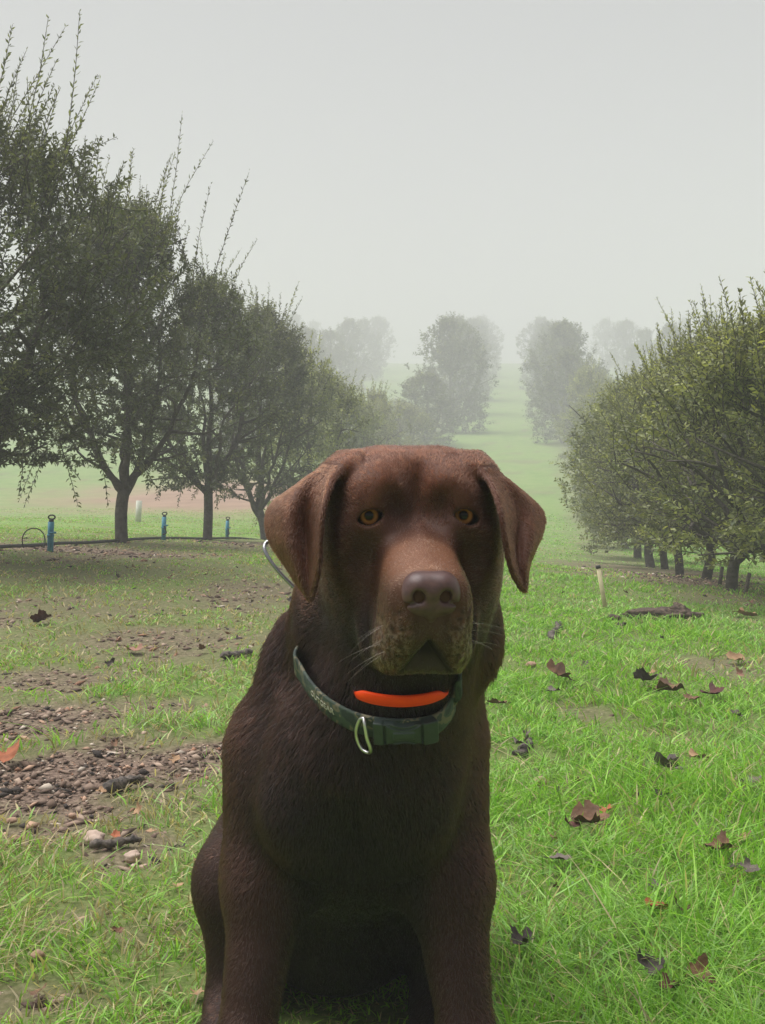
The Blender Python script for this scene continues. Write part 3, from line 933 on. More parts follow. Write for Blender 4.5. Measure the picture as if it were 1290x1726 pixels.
# the many small ones that nothing tells apart
small = [link('fallen_leaf', mesh_np('fallen_leaf', *(lambda t_: (t_[0] * .012 @ rx(15).T, [t_[1], t_[2]]))(fallen_leaf(300 + k, 5 if k % 2 else 3, 1.3))), None, LM[m_]) for k, m_ in enumerate(('brown', 'grey', 'dark', 'tan', 'brown', 'pink'))]
rng = np.random.default_rng(640)
k = 0
while k < 70:
    D = float(np.exp(rng.uniform(math.log(1.7), math.log(7.5))))
    X = float(rng.uniform(-.34, .34) * D)
    if abs(X + .04) < .24 and D < 2.0: continue
    o = small[k % 6] if k < 6 else small[k % 6].copy()
    if k >= 6: scene.collection.objects.link(o)
    o.location = (X, D, float(ground_z(X, D)) + float(rng.uniform(.010, .030)) * (1 if D < 4 else .6))
    o.rotation_euler = (float(rng.normal(0, .35)), float(rng.normal(0, .35)), float(rng.uniform(0, 6.28)))
    sc = float(rng.uniform(.6, 1.5)) * (1 + .10 * D)
    o.scale = (sc, sc * float(rng.uniform(.5, 1)), sc)
    tag(o, 'tiny curled dead leaf half buried in the grass', 'leaf', 'tiny dead leaves scattered in the grass')
    k += 1

# wood chips and pebbles of the bare soil: too many to count
def make_chips(n, seed=8):
    rng = np.random.default_rng(seed)
    D = np.exp(rng.uniform(math.log(1.25), math.log(13), n * 6))
    X = rng.uniform(-1, 1, n * 6) * (.45 * D + .3)
    b = bare(X, D)
    k = rng.random(len(X)) < b ** 1.5
    X, D = X[k][:n], D[k][:n]
    m = len(X)
    ov = np.array([[1, 0, 0], [-1, 0, 0], [0, 1, 0], [0, -1, 0], [0, 0, 1], [0, 0, -1]], float)
    of = np.array([[0, 2, 4], [2, 1, 4], [1, 3, 4], [3, 0, 4], [2, 0, 5], [1, 2, 5], [3, 1, 5], [0, 3, 5]])
    sz = np.minimum(np.exp(rng.normal(math.log(.0026), .70, m)), .012) * (1 + .10 * D)
    ax = sz[:, None] * np.stack([rng.uniform(.8, 2.2, m), rng.uniform(.5, 1.1, m), rng.uniform(.3, .8, m)], -1)
    V = ov[None] * ax[:, None] * rng.uniform(.65, 1.2, (m, 6, 1))
    a_ = rng.uniform(0, 6.28, m); c, s_ = np.cos(a_)[:, None], np.sin(a_)[:, None]
    x_, y_ = V[..., 0] * c - V[..., 1] * s_, V[..., 0] * s_ + V[..., 1] * c
    tl = rng.normal(0, .35, m)[:, None]
    V = np.stack([x_, y_, V[..., 2] + x_ * tl], -1)
    V += np.stack([X, D, ground_z(X, D) - .010 + sz * .22], -1)[:, None]
    pal = np.array([[.10, .066, .05], [.17, .115, .085], [.27, .19, .145], [.36, .265, .20], [.42, .27, .185], [.50, .42, .34], [.045, .035, .03], [.30, .16, .10]])
    c = pal[rng.choice(8, m, p=[.22, .22, .18, .12, .07, .05, .10, .04])] * rng.uniform(.75, 1.25, (m, 1))
    me = mesh_np('gravel', V.reshape(-1, 3), (of[None] + (np.arange(m) * 6)[:, None, None]).reshape(-1, 3), smooth=False)
    color_attr(me, 'tint', np.repeat(c, 6, 0))
    return me
chip_mat, nt, out = new_mat('chips')
at = nt.nodes.new('ShaderNodeAttribute'); at.attribute_name = 'tint'
b_ = nt.nodes.new('ShaderNodeBsdfPrincipled'); b_.inputs['Roughness'].default_value = .85; b_.inputs['Specular IOR Level'].default_value = .3
nt.links.new(at.outputs['Color'], b_.inputs['Base Color']); nt.links.new(b_.outputs[0], out.inputs['Surface'])
tag(link('gravel', make_chips(26000), None, chip_mat), kind='stuff')

# ------------------------------------------------------------------ the dog
def surface_nets(Fv, xs, ys, zs):
    s = Fv < 0
    nx, ny, nz = Fv.shape
    act = np.zeros((nx - 1, ny - 1, nz - 1), np.int8)
    for a in (0, 1):
        for b in (0, 1):
            for c in (0, 1):
                act += s[a:nx - 1 + a, b:ny - 1 + b, c:nz - 1 + c]
    I, J, K = np.nonzero((act > 0) & (act < 8))
    idx = np.full(act.shape, -1, np.int64)
    idx[I, J, K] = np.arange(len(I))
    pos = np.zeros((len(I), 3))
    cnt = np.zeros(len(I))
    corners = [(a, b, c) for a in (0, 1) for b in (0, 1) for c in (0, 1)]
    val = {c: Fv[I + c[0], J + c[1], K + c[2]] for c in corners}
    for c in corners:
        for ax in range(3):
            if c[ax] == 0:
                e = list(c); e[ax] = 1; e = tuple(e)
                va, vb = val[c], val[e]
                m = (va < 0) != (vb < 0)
                t = va / np.where(m, va - vb, 1)
                pa = np.stack([xs[I + c[0]], ys[J + c[1]], zs[K + c[2]]], -1)
                pb = np.stack([xs[I + e[0]], ys[J + e[1]], zs[K + e[2]]], -1)
                pos += np.where(m[:, None], pa + (pb - pa) * t[:, None], 0)
                cnt += m
    pos /= cnt[:, None]
    quads = []
    for ax in range(3):
        sl0 = [slice(None)] * 3; sl1 = [slice(None)] * 3
        sl0[ax] = slice(0, -1); sl1[ax] = slice(1, None)
        A, B = s[tuple(sl0)], s[tuple(sl1)]
        E = np.stack(np.nonzero(A != B), -1)
        o1, o2 = [(1, 2), (2, 0), (0, 1)][ax]
        lim = np.array(act.shape)
        ok = (E[:, o1] >= 1) & (E[:, o2] >= 1) & (E[:, o1] < lim[o1]) & (E[:, o2] < lim[o2])
        E = E[ok]
        inside = A[E[:, 0], E[:, 1], E[:, 2]]
        def cell(d1, d2):
            q = E.copy(); q[:, o1] -= d1; q[:, o2] -= d2
            return idx[q[:, 0], q[:, 1], q[:, 2]]
        q = np.stack([cell(1, 1), cell(0, 1), cell(0, 0), cell(1, 0)], -1)
        q[~inside] = q[~inside][:, ::-1]
        quads.append(q)
    return pos, np.vstack(quads)

def relax(v, q, it=2, w=0.5):
    for _ in range(it):
        acc = np.zeros_like(v)
        cnt = np.zeros(len(v))
        for a in range(4):
            i, j = q[:, a], q[:, (a + 1) % 4]
            for k in range(3):
                acc[:, k] += np.bincount(i, v[j, k], len(v)) + np.bincount(j, v[i, k], len(v))
            cnt += np.bincount(i, minlength=len(v)) + np.bincount(j, minlength=len(v))
        v = v + w * (acc / np.maximum(cnt, 1)[:, None] - v)
    return v

def smin(a, b, k):
    h = np.maximum(k - np.abs(a - b), 0) / k
    return np.minimum(a, b) - h * h * k * 0.25

def smax(a, b, k):
    return -smin(-a, -b, k)

def sd_ell(p, c, r, rot=None):
    q = p - np.asarray(c)
    if rot is not None:
        q = q @ rot
    r = np.asarray(r, dtype=float)
    k0 = np.linalg.norm(q / r, axis=-1)
    k1 = np.linalg.norm(q / (r * r), axis=-1)
    return k0 * (k0 - 1.0) / np.maximum(k1, 1e-6)

def sd_cone(p, a, b, r1, r2):
    a, b = np.asarray(a, float), np.asarray(b, float)
    ba = b - a
    t = np.clip(((p - a) @ ba) / (ba @ ba), 0, 1)
    return np.linalg.norm(p - a - t[..., None] * ba, axis=-1) - (r1 + (r2 - r1) * t)

EYE_MID = P(702, 871, 1.18)
YAW = R(5.5)
HR = np.array([math.cos(YAW), math.sin(YAW), 0])       # head's axis towards the right of the picture
HF = np.array([math.sin(YAW), -math.cos(YAW), 0])      # muzzle direction
HU = np.array([0, 0, 1.0])
HM = np.stack([HR, HF, HU], -1)
def head_w(l): return EYE_MID + np.asarray(l, float) @ HM.T
def head_l(p): return (p - EYE_MID) @ HM

class Field:
    def __init__(self, xs, ys, zs):
        self.xs, self.ys, self.zs = xs, ys, zs
        self.F = np.full((len(xs), len(ys), len(zs)), 0.2, np.float32)
    def apply(self, lo, hi, fn, op, k):
        ix = np.searchsorted(self.xs, [lo[0], hi[0]])
        iy = np.searchsorted(self.ys, [lo[1], hi[1]])
        iz = np.searchsorted(self.zs, [lo[2], hi[2]])
        if ix[0] >= ix[1] or iy[0] >= iy[1] or iz[0] >= iz[1]: return
        g = np.stack(np.meshgrid(self.xs[ix[0]:ix[1]], self.ys[iy[0]:iy[1]], self.zs[iz[0]:iz[1]], indexing='ij'), -1)
        sub = self.F[ix[0]:ix[1], iy[0]:iy[1], iz[0]:iz[1]]
        d = fn(g)
        if op == 'u': sub[...] = smin(sub, d, k)
        elif op == 's': sub[...] = smax(sub, -d, k)
        elif op == 'f': sub[...] = d(sub) if callable(d) else d
    # world-space primitives
    def ell(self, c, r, k=0.03, rot=None, op='u'):
        c = np.asarray(c, float); m = max(r) + k + 0.012
        self.apply(c - m, c + m, lambda g: sd_ell(g, c, r, rot), op, k)
    def cone(self, a, b, r1, r2, k=0.03, op='u'):
        a, b = np.asarray(a, float), np.asarray(b, float); m = max(r1, r2) + k + 0.012
        self.apply(np.minimum(a, b) - m, np.maximum(a, b) + m, lambda g: sd_cone(g, a, b, r1, r2), op, k)
    # primitives in the head's own axes: right, forward, up
    def hell(self, c, r, k=0.02, rot=None, op='u'):
        w = head_w(c); m = max(r) + k + 0.012
        self.apply(w - m, w + m, lambda g: sd_ell(head_l(g), c, r, rot), op, k)
    def hcone(self, a, b, r1, r2, k=0.02, op='u'):
        wa, wb = head_w(a), head_w(b); m = max(r1, r2) + k + 0.012
        self.apply(np.minimum(wa, wb) - m, np.maximum(wa, wb) + m, lambda g: sd_cone(head_l(g), a, b, r1, r2), op, k)

def axis(lo, hi, flo, fhi, fine, coarse):
    a = np.arange(flo, lo, -coarse)[::-1]
    b = np.arange(flo, fhi, fine)
    c = np.arange(fhi, hi, coarse)
    return np.unique(np.round(np.concatenate([a, b, c]), 6))

EYES = [(-0.0470, -0.004, 0.001), (0.0480, -0.004, 0.001)]
EYE_R = 0.0150

EARS = {}
def ear_sheet(rows):
    """rows: list of edge polylines (front .. back), each a list of points from base to tip."""
    lines = np.stack([catmull(r_, 70) for r_ in rows], 0)          # (m,70,3)
    out = np.stack([catmull(lines[:, i], 44) for i in range(70)], 0)  # (70,44,3)
    return out

EARS['a'] = ear_sheet([
    [P(594, 782, 1.205), P(564, 806, 1.168), P(548, 850, 1.145), P(541, 905, 1.142), P(537, 960, 1.148), P(526, 1006, 1.165)],
    [P(586, 780, 1.216), P(541, 803, 1.196), P(523, 850, 1.190), P(519, 905, 1.187), P(520, 958, 1.173), P(523, 1008, 1.166)],
    [P(580, 780, 1.235), P(515, 812, 1.206), P(488, 852, 1.184), P(488, 905, 1.172), P(502, 955, 1.168), P(521, 1007, 1.168)],
    [P(576, 786, 1.255), P(500, 823, 1.250), P(456, 856, 1.238), P(454, 903, 1.220), P(482, 950, 1.195), P(518, 1003, 1.172)],
])
EARS['b'] = ear_sheet([
    [P(794, 780, 1.205), P(826, 814, 1.166), P(842, 856, 1.145), P(851, 905, 1.140), P(861, 955, 1.146), P(878, 990, 1.165)],
    [P(800, 778, 1.216), P(842, 812, 1.196), P(862, 854, 1.193), P(868, 905, 1.188), P(873, 955, 1.173), P(882, 992, 1.167)],
    [P(806, 780, 1.235), P(866, 822, 1.212), P(890, 860, 1.210), P(892, 905, 1.188), P(884, 950, 1.170), P(884, 992, 1.168)],
    [P(808, 786, 1.255), P(880, 832, 1.252), P(913, 866, 1.240), P(911, 898, 1.222), P(890, 950, 1.190), P(886, 988, 1.172)],
])

def build_body():
    fld = Field(axis(-0.36, 0.24, -0.155, 0.205, 0.0019, 0.006),
                axis(1.00, 2.30, 1.020, 1.290, 0.0020, 0.007),
                axis(-0.02, 0.80, 0.500, 0.765, 0.0019, 0.006))
    f = fld
    # trunk, chest, neck
    f.cone((-.03, 1.43, .38), (-.06, 1.62, .27), .138, .13, .05)
    f.cone((-.06, 1.62, .27), (-.075, 1.77, .155), .13, .135, .05)
    f.cone((.005, 1.46, .52), (-.05, 1.66, .37), .075, .06, .06)
    f.ell((-.03, 1.41, .37), (.130, .16, .145), .04)
    f.ell((-.03, 1.300, .385), (.095, .07, .09), .05)
    f.cone((-.03, 1.36, .345), (-.04, 1.50, .255), .085, .108, .07)
    f.ell((-.06, 1.63, .140), (.135, .15, .125), .07)
    for s_ in (-1, 1):
        f.ell((-.028 + s_ * .050, 1.268, .352), (.050, .040, .060), .025)
    f.ell((-.026, 1.205, .345), (.010, .030, .075), .03, None, 's')
    f.cone((.03, 1.275, .605), (-.002, 1.385, .475), .094, .116, .04)
    f.cone((.03, 1.215, .555), (-.005, 1.285, .44), .055, .092, .05)
    # shoulders and forelegs
    for sx, ex, wx in ((-.116, -.128, -.146), (.052, .072, .091)):
        f.cone((sx, 1.375, .395), (ex, 1.335, .26), .064, .050, .035)
        f.cone((ex, 1.33, .265), (wx, 1.268, .11), .044, .0275, .03)
        f.cone((wx, 1.268, .11), (wx, 1.250, .035), .028, .027, .02)
        f.ell((wx, 1.235, .026), (.034, .048, .028), .02)
        for t in (-1.5, -.5, .5, 1.5):
            f.cone((wx + t * .016, 1.225, .022), (wx + t * .0175, 1.19 + .006 * abs(t), .014), .012, .012, .006)
    # haunches, hind legs, tail
    for s_ in (-1, 1):
        m = -.062
        f.cone((m + s_ * .085, 1.77, .17), (m + s_ * .128, 1.575, .185), .095, .060, .05)
        f.cone((m + s_ * .130, 1.57, .17), (m + s_ * .140, 1.72, .055), .048, .032, .03)
        f.cone((m + s_ * .140, 1.72, .045), (m + s_ * .132, 1.535, .032), .030, .027, .02)
        f.cone((m + s_ * .132, 1.56, .15), (m + s_ * .134, 1.545, .04), .042, .030, .03)
        f.ell((m + s_ * .132, 1.51, .024), (.034, .05, .026), .02)
        for t in (-1.5, -.5, .5, 1.5):
            f.cone((m + s_ * .132 + t * .016, 1.50, .02), (m + s_ * .132 + t * .0175, 1.466 + .006 * abs(t), .013), .012, .012, .006)
    f.cone((-.075, 1.86, .085), (-.12, 2.05, .035), .045, .030, .03)
    f.cone((-.12, 2.05, .035), (-.18, 2.22, .022), .030, .014, .02)
    # loose rolls of skin on the neck
    f.ell(P(528, 1040, 1.30), (.020, .03, .050), .03)
    f.ell(P(800, 1070, 1.30), (.030, .03, .055), .02)
    f.ell(P(512, 1130, 1.36), (.040, .03, .06), .05)
    # skull
    for s_ in (-1, 1):
        f.hell((s_ * .035, -.068, .001), (.055, .092, .0655), .02)
        f.hell((s_ * .037, -.010, .024), (.026, .024, .018), .022)         # brow
        f.hell((s_ * .058, -.050, -.040), (.034, .062, .050), .03)        # cheek
        f.hell((s_ * .050, -.018, -.022), (.022, .025, .016), .025)        # below the eye
    f.hell((0, -.066, .027), (.084, .085, .0425), .02)
    f.hell((0, -.05, -.085), (.066, .072, .055), .04)
    # muzzle
    f.hcone((0, .000, -.040), (0, .085, -.070), .034, .027, .022)
    f.hcone((0, .004, -.028), (0, .094, -.060), .0200, .0170, .014)
    for s_ in (-1, 1):
        f.hcone((s_ * .0200, .014, -.040), (s_ * .0170, .088, -.0655), .0185, .0205, .012)
    for s_ in (-1, 1):
        f.hcone((s_ * .018, .006, -.060), (s_ * .0150, .084, -.080), .028, .0240, .014)
        f.hell((s_ * .0245, .054, -.104), (.0205, .042, .040), .014)       # flew
        f.hell((s_ * .0165, .086, -.096), (.0205, .022, .026), .010)       # whisker pad
        f.hell((s_ * .031, .034, -.124), (.0175, .034, .026), .012)
    for s_ in (-1, 1):
        f.hell((s_ * .0425, .014, -.112), (.017, .026, .034), .012)       # jowl at the corner of the mouth
    f.hcone((0, .0, -.115), (0, .050, -.126), .034, .019, .02)             # lower jaw
    f.hell((0, .063, -.1300), (.023, .015, .0115), .006)                     # lower lip
    # the opening between the flews, the philtrum, the furrow between the brows
    def mouth(g):
        l = head_l(g)
        return np.maximum(np.abs(l[..., 0]) * .82 + (l[..., 2] + .110) * .57, -(l[..., 1] - .066))
    w = head_w((0, .09, -.13)); m = .05
    f.apply(w - m, w + m, mouth, 's', .006)
    f.hcone((0, .1135, -.085), (0, .1105, -.114), .0022, .0018, .004, 's')
    f.hell((0, .033, .050), (.012, .03, .05), .03, rx(-32), 's')
    for s_ in (-1, 1):
        f.hell((s_ * .0235, .030, .010), (.0085, .018, .014), .018, None, 's')      # hollow inside the eye
        f.hell((s_ * .058, .040, -.040), (.012, .026, .022), .020, None, 's')      # hollow under the eye
        f.hell((s_ * .0520, .030, -.085), (.0045, .012, .050), .012, None, 's')     # crease behind the muzzle
    # eye openings
    for c in EYES:
        c = np.array(c); s_ = np.sign(c[0])
        f.hell(c + (0, .001, .0005), (.0185, .0165, .0155), .010)
        def aperture(g, c=c, s_=s_):
            l = head_l(g) - c
            x = l[..., 0] * s_
            z = l[..., 2] + 0.22 * x            # inner corner lower
            top = np.sqrt(x * x + (z + .0074) ** 2) - .0145
            bot = np.sqrt(x * x + (z - .0058) ** 2) - .0148
            ap = np.maximum(top, bot)
            dep = EYE_R * .90 - np.linalg.norm(l, axis=-1)
            return np.maximum(np.maximum(ap, dep), -l[..., 1])
        w = head_w(c); m = .03
        f.apply(w - m, w + m, aperture, 's', .002)
    # ears
    for sh in EARS.values():
        pts = sh.reshape(-1, 3)
        kd = kdtree.KDTree(len(pts))
        for i, p in enumerate(pts): kd.insert(p, i)
        kd.balance()
        def ear(g, kd=kd):
            sp = g.shape[:3]
            flat = g.reshape(-1, 3)
            d_ = np.fromiter((kd.find(p)[2] for p in flat), float, len(flat)).reshape(sp)
            z = g[..., 2]
            thick = .0030 + .0035 * sstep(.705, .740, z)
            return d_ - thick
        lo, hi = pts.min(0) - .012, pts.max(0) + .012
        # blend widely at the root, hardly at all below it
        ix = np.searchsorted(f.xs, [lo[0], hi[0]]); iy = np.searchsorted(f.ys, [lo[1], hi[1]]); iz = np.searchsorted(f.zs, [lo[2], hi[2]])
        g = np.stack(np.meshgrid(f.xs[ix[0]:ix[1]], f.ys[iy[0]:iy[1]], f.zs[iz[0]:iz[1]], indexing='ij'), -1)
        sub = f.F[ix[0]:ix[1], iy[0]:iy[1], iz[0]:iz[1]]
        kk = .002 + .026 * sstep(.700, .735, g[..., 2])
        sub[...] = smin(sub, ear(g), kk)
    v, q = surface_nets(f.F, f.xs, f.ys, f.zs)
    v = relax(v, q, 3, .5)
    # small lumps and creases of the flews
    l = head_l(v)
    mz = sstep(.015, .04, l[:, 1]) * sstep(-.05, -.075, l[:, 2]) * sstep(-.16, -.145, l[:, 2])
    nn = (fbm(l * np.array([95, 95, 60.]), 201, 3) - .5)
    cr = -np.exp(-((vnoise(l * np.array([150, 70, 45.]), 207) - .5) / .09) ** 2) * .0012
    v = v + unit(v - head_w((0, .03, -.09))) * (mz * (nn * .0028 + cr * .7))[:, None]
    return v, q

dog = empty('labrador_dog', (-.03, 1.45, 0))
tag(dog, 'chocolate brown labrador sitting on the grass and facing the camera', 'dog')

def head_zone(l):
    """1 on the head, 0 on the body (head axes)."""
    return sstep(-.13, -.10, l[:, 2]) * sstep(-.16, -.12, l[:, 1])

def coat_colour(p, seed=3):
    l = head_l(p)
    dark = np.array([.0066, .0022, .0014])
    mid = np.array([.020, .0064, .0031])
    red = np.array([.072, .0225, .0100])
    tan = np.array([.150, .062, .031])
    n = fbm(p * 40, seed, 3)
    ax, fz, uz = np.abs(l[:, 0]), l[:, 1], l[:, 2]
    # chest and belly dark chocolate deepened by painted shade, outer shoulders and legs browner
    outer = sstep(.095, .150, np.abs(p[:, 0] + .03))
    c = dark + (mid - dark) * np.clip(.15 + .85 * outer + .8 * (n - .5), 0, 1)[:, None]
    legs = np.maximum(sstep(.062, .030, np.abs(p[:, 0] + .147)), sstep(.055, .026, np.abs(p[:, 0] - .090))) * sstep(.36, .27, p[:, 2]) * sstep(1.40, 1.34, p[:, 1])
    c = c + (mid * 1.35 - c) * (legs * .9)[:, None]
    core = np.exp(-(((p[:, 0] + .03) / .075) ** 2)) * sstep(.42, .34, p[:, 2])  # painted shade down the middle of the chest
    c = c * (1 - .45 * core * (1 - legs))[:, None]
    # head and ears are redder; shade is painted into the hollows round the eyes
    hd = sstep(-.12, -.03, uz) * sstep(-.2, -.15, fz)
    k = np.clip(hd * (.72 + .45 * sstep(.0, .045, uz) + .35 * sstep(.085, .11, ax) + .7 * (n - .5)), 0, 1)
    c = c + (red - c) * k[:, None]
    pit_shade = np.exp(-(((ax - .024) / .015) ** 2 + ((uz - .006) / .020) ** 2)) * sstep(-.03, .0, fz)
    und_shade = np.exp(-(((ax - .058) / .018) ** 2 + ((uz + .034) / .022) ** 2)) * sstep(-.05, -.01, fz)
    c = c * (1 - np.clip(.40 * pit_shade + .35 * und_shade, 0, .6))[:, None]
    # the muzzle: a tan saddle, greying flecks and dark whisker roots on the flews
    mz = sstep(.012, .042, fz) * sstep(.056, .044, ax) * sstep(-.152, -.140, uz)
    top = np.exp(-((uz + .036) / .020) ** 2) * sstep(.028, .050, fz)
    side = sstep(-.060, -.095, uz) * sstep(.03, .05, fz) * sstep(.010, .026, ax)
    fl = fbm(p * 230, seed + 9, 2)
    m = mz * np.clip(.16 + .85 * top * (.55 + .9 * fbm(p * 60, seed + 21, 3)) + side * (.12 + 1.3 * np.clip(fl - .46, 0, .3)), 0, 1)
    c = c + (tan - c) * np.clip(m, 0, 1)[:, None]
    grey = np.array([.195, .130, .108])
    gm_ = mz * side * np.clip((fbm(p * 420, seed + 5, 2) - .50) * 6, 0, 1) * sstep(-.080, -.105, uz)
    c = c + (grey - c) * np.clip(gm_ * .95, 0, .75)[:, None]
    cell = np.stack([l[:, 1] / .0085, l[:, 2] / .0085], -1)
    off = np.stack([vnoise(np.floor(cell) * 3.7 + 1.3, 301), vnoise(np.floor(cell) * 5.1 + .7, 302)], -1) * .4
    dd = np.linalg.norm(cell - np.floor(cell) - .5 - (off - .2), axis=1)
    dots = sstep(.22, .10, dd) * mz * sstep(-.072, -.085, uz) * sstep(.014, .022, ax)
    c = c * (1 - .65 * dots)[:, None]
    mid_pad = mz * sstep(.016, .008, ax) * sstep(-.080, -.090, uz)
    c = c + (np.array([.075, .036, .028]) - c) * (mid_pad * .7)[:, None]
    # dark skin round the eyes, on the lip edges and in the mouth
    for e in EYES:
        d2 = np.linalg.norm((l - np.array(e)) * np.array([.8, .6, 1]), axis=1)
        c = c * (1 - .65 * sstep(.0165, .0120, d2))[:, None]
    wedge = ax * .82 + (uz + .110) * .57
    lip = sstep(.007, .001, wedge) * sstep(.03, .05, fz) * sstep(-.102, -.112, uz)
    c = c + (np.array([.014, .008, .007]) - c) * (lip * .9)[:, None]
    chin = sstep(.000, -.004, wedge) * sstep(.045, .055, fz) * sstep(-.122, -.130, uz) * sstep(-.150, -.145, uz)
    c = c + (np.array([.050, .031, .025]) - c) * (chin * .85)[:, None]
    return c

bv, bq = build_body()
body_me = mesh_np('body', bv, bq)
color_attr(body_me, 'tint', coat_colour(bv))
bn = np.zeros(len(bv) * 3, np.float32)
body_me.vertices.foreach_get('normal', bn)
bn = bn.reshape(-1, 3).astype(float)
skin, nt, out = new_mat('dog skin')
b_ = nt.nodes.new('ShaderNodeBsdfPrincipled')
at = nt.nodes.new('ShaderNodeAttribute'); at.attribute_name = 'tint'
nt.links.new(at.outputs['Color'], b_.inputs['Base Color'])
b_.inputs['Roughness'].default_value = .6
b_.inputs['Specular IOR Level'].default_value = .25
nt.links.new(b_.outputs[0], out.inputs['Surface'])
link('body', body_me, dog, skin)

# eyes
def sphere(r, nu=40, nv=24):
    th = np.linspace(0, np.pi, nv + 1)[1:-1]
    ph = np.linspace(0, 2 * np.pi, nu, endpoint=False)
    T, Ph = np.meshgrid(th, ph, indexing='ij')
    v = np.stack([np.sin(T) * np.cos(Ph), -np.cos(T), np.sin(T) * np.sin(Ph)], -1).reshape(-1, 3)
    v = np.vstack([v, [[0, -1, 0], [0, 1, 0]]]) * r
    I, J = np.meshgrid(np.arange(nv - 2), np.arange(nu), indexing='ij')
    J2 = (J + 1) % nu
    q = np.stack([I * nu + J, I * nu + J2, (I + 1) * nu + J2, (I + 1) * nu + J], -1).reshape(-1, 4)
    n = (nv - 1) * nu
    j = np.arange(nu)
    t = np.vstack([np.stack([np.full(nu, n), (j + 1) % nu, j], -1), np.stack([np.full(nu, n + 1), (nv - 2) * nu + j, (nv - 2) * nu + (j + 1) % nu], -1)])
    return v, q, t

eye_mat, nt, out = new_mat('dog eye')
tc = nt.nodes.new('ShaderNodeTexCoord')
sp = nt.nodes.new('ShaderNodeSeparateXYZ')
nt.links.new(tc.outputs['Object'], sp.inputs[0])
cmb = nt.nodes.new('ShaderNodeCombineXYZ')
nt.links.new(sp.outputs[0], cmb.inputs[0]); nt.links.new(sp.outputs[2], cmb.inputs[2])
ln = nt.nodes.new('ShaderNodeVectorMath'); ln.operation = 'LENGTH'
nt.links.new(cmb.outputs[0], ln.inputs[0])
nz = nt.nodes.new('ShaderNodeTexNoise'); nz.inputs['Scale'].default_value = 900
nt.links.new(tc.outputs['Object'], nz.inputs['Vector'])
ad = nt.nodes.new('ShaderNodeMath'); ad.operation = 'MULTIPLY_ADD'
ad.inputs[1].default_value = .0012; nt.links.new(nz.outputs['Fac'], ad.inputs[0]); nt.links.new(ln.outputs['Value'], ad.inputs[2])
mr = nt.nodes.new('ShaderNodeMapRange')
mr.inputs['From Min'].default_value = .0006; mr.inputs['From Max'].default_value = .0138
nt.links.new(ad.outputs[0], mr.inputs['Value'])
rp = nt.nodes.new('ShaderNodeValToRGB')
e = rp.color_ramp.elements
e[0].position = .31; e[0].color = (.003, .002, .002, 1)
e[1].position = .35; e[1].color = (.18, .068, .014, 1)
for pos, c in ((.46, (.50, .215, .055)), (.60, (.42, .165, .040)), (.70, (.08, .031, .011)), (.8, (.012, .007, .006))):
    x = e.new(pos); x.color = (*c, 1)
b_ = nt.nodes.new('ShaderNodeBsdfPrincipled')
nt.links.new(mr.outputs[0], rp.inputs[0]); nt.links.new(rp.outputs[0], b_.inputs['Base Color'])
b_.inputs['Roughness'].default_value = .3
b_.inputs['Specular IOR Level'].default_value = .05
b_.inputs['Coat Weight'].default_value = .7
b_.inputs['Coat Roughness'].default_value = .02
b_.inputs['Coat IOR'].default_value = 1.40
nt.links.new(b_.outputs[0], out.inputs['Surface'])
ev, eq, et = sphere(EYE_R)
ev[:, 1] -= .0011 * np.clip(1 - (ev[:, 0] ** 2 + ev[:, 2] ** 2) / .0078 ** 2, 0, 1)      # cornea
for c in EYES:
    o = link_local('eye', mesh_np('eye', ev, [eq, et]), dog, eye_mat)
    w = head_w(c)
    o.location = Vector(w) - dog.location
    o.rotation_euler = (R(-2.5), 0, -math.atan2(w[0], w[1]) + R(1))

# nose leather
def build_nose():
    n = Field(np.arange(-.036, .0361, .0009), np.arange(.078, .136, .0009), np.arange(-.102, -.036, .0009))
    L = lambda g: g
    def el(c, r, k, rot=None, op='u'):
        c = np.asarray(c, float); m = max(r) + k + .004
        n.apply(c - m, c + m, lambda g: sd_ell(g, c, r, rot), op, k)
    def co(a, b, r1, r2, k, op='u'):
        a, b = np.asarray(a, float), np.asarray(b, float); m = max(r1, r2) + k + .004
        n.apply(np.minimum(a, b) - m, np.maximum(a, b) + m, lambda g: sd_cone(g, a, b, r1, r2), op, k)
    for s_ in (-1, 1):
        el((s_ * .0085, .102, -.0600), (.0155, .0185, .0140), .008)
        el((s_ * .0150, .106, -.0680), (.0095, .0110, .0105), .006)
        el((s_ * .0115, .104, -.0760), (.0095, .0100, .0085), .006)
    co((0, .113, -.066), (0, .106, -.086), .0070, .0050, .006)
    el((0, .106, -.0775), (.0165, .0110, .0075), .006)
    for s_ in (-1, 1):
        el((s_ * .0112, .119, -.0675), (.0047, .0150, .0056), .003, ry(s_ * 25), 's')
        co((s_ * .0125, .1185, -.0725), (s_ * .0225, .1080, -.0745), .0022, .0009, .003, 's')
    co((0, .1215, -.0735), (0, .1145, -.096), .0010, .0012, .003, 's')
    el((0, .0950, -.0675), (.0225, .0085, .0165), .002)
    v, q = surface_nets(n.F, n.xs, n.ys, n.zs)
    v = relax(v, q, 3, .5)
    ctr = np.array([0, .104, -.068])
    v = ctr + (v - ctr) * np.array([1.09, 1.03, 1.05])
    return head_w(v), q[:, ::-1] if np.linalg.det(HM) < 0 else q
nv_, nq_ = build_nose()
nose_mat = simple('nose leather', (.098, .048, .043), .40, spec=.4, noise=(130, (.066, .033, .031)), bump=(900, .35, .0006))
link('nose', mesh_np('nose', nv_, nq_), dog, nose_mat)


# ------------------------------------------------------------------ the dog's coat: one curve per hair
def lerp(c, xs, ys): return np.interp(c, xs, ys)

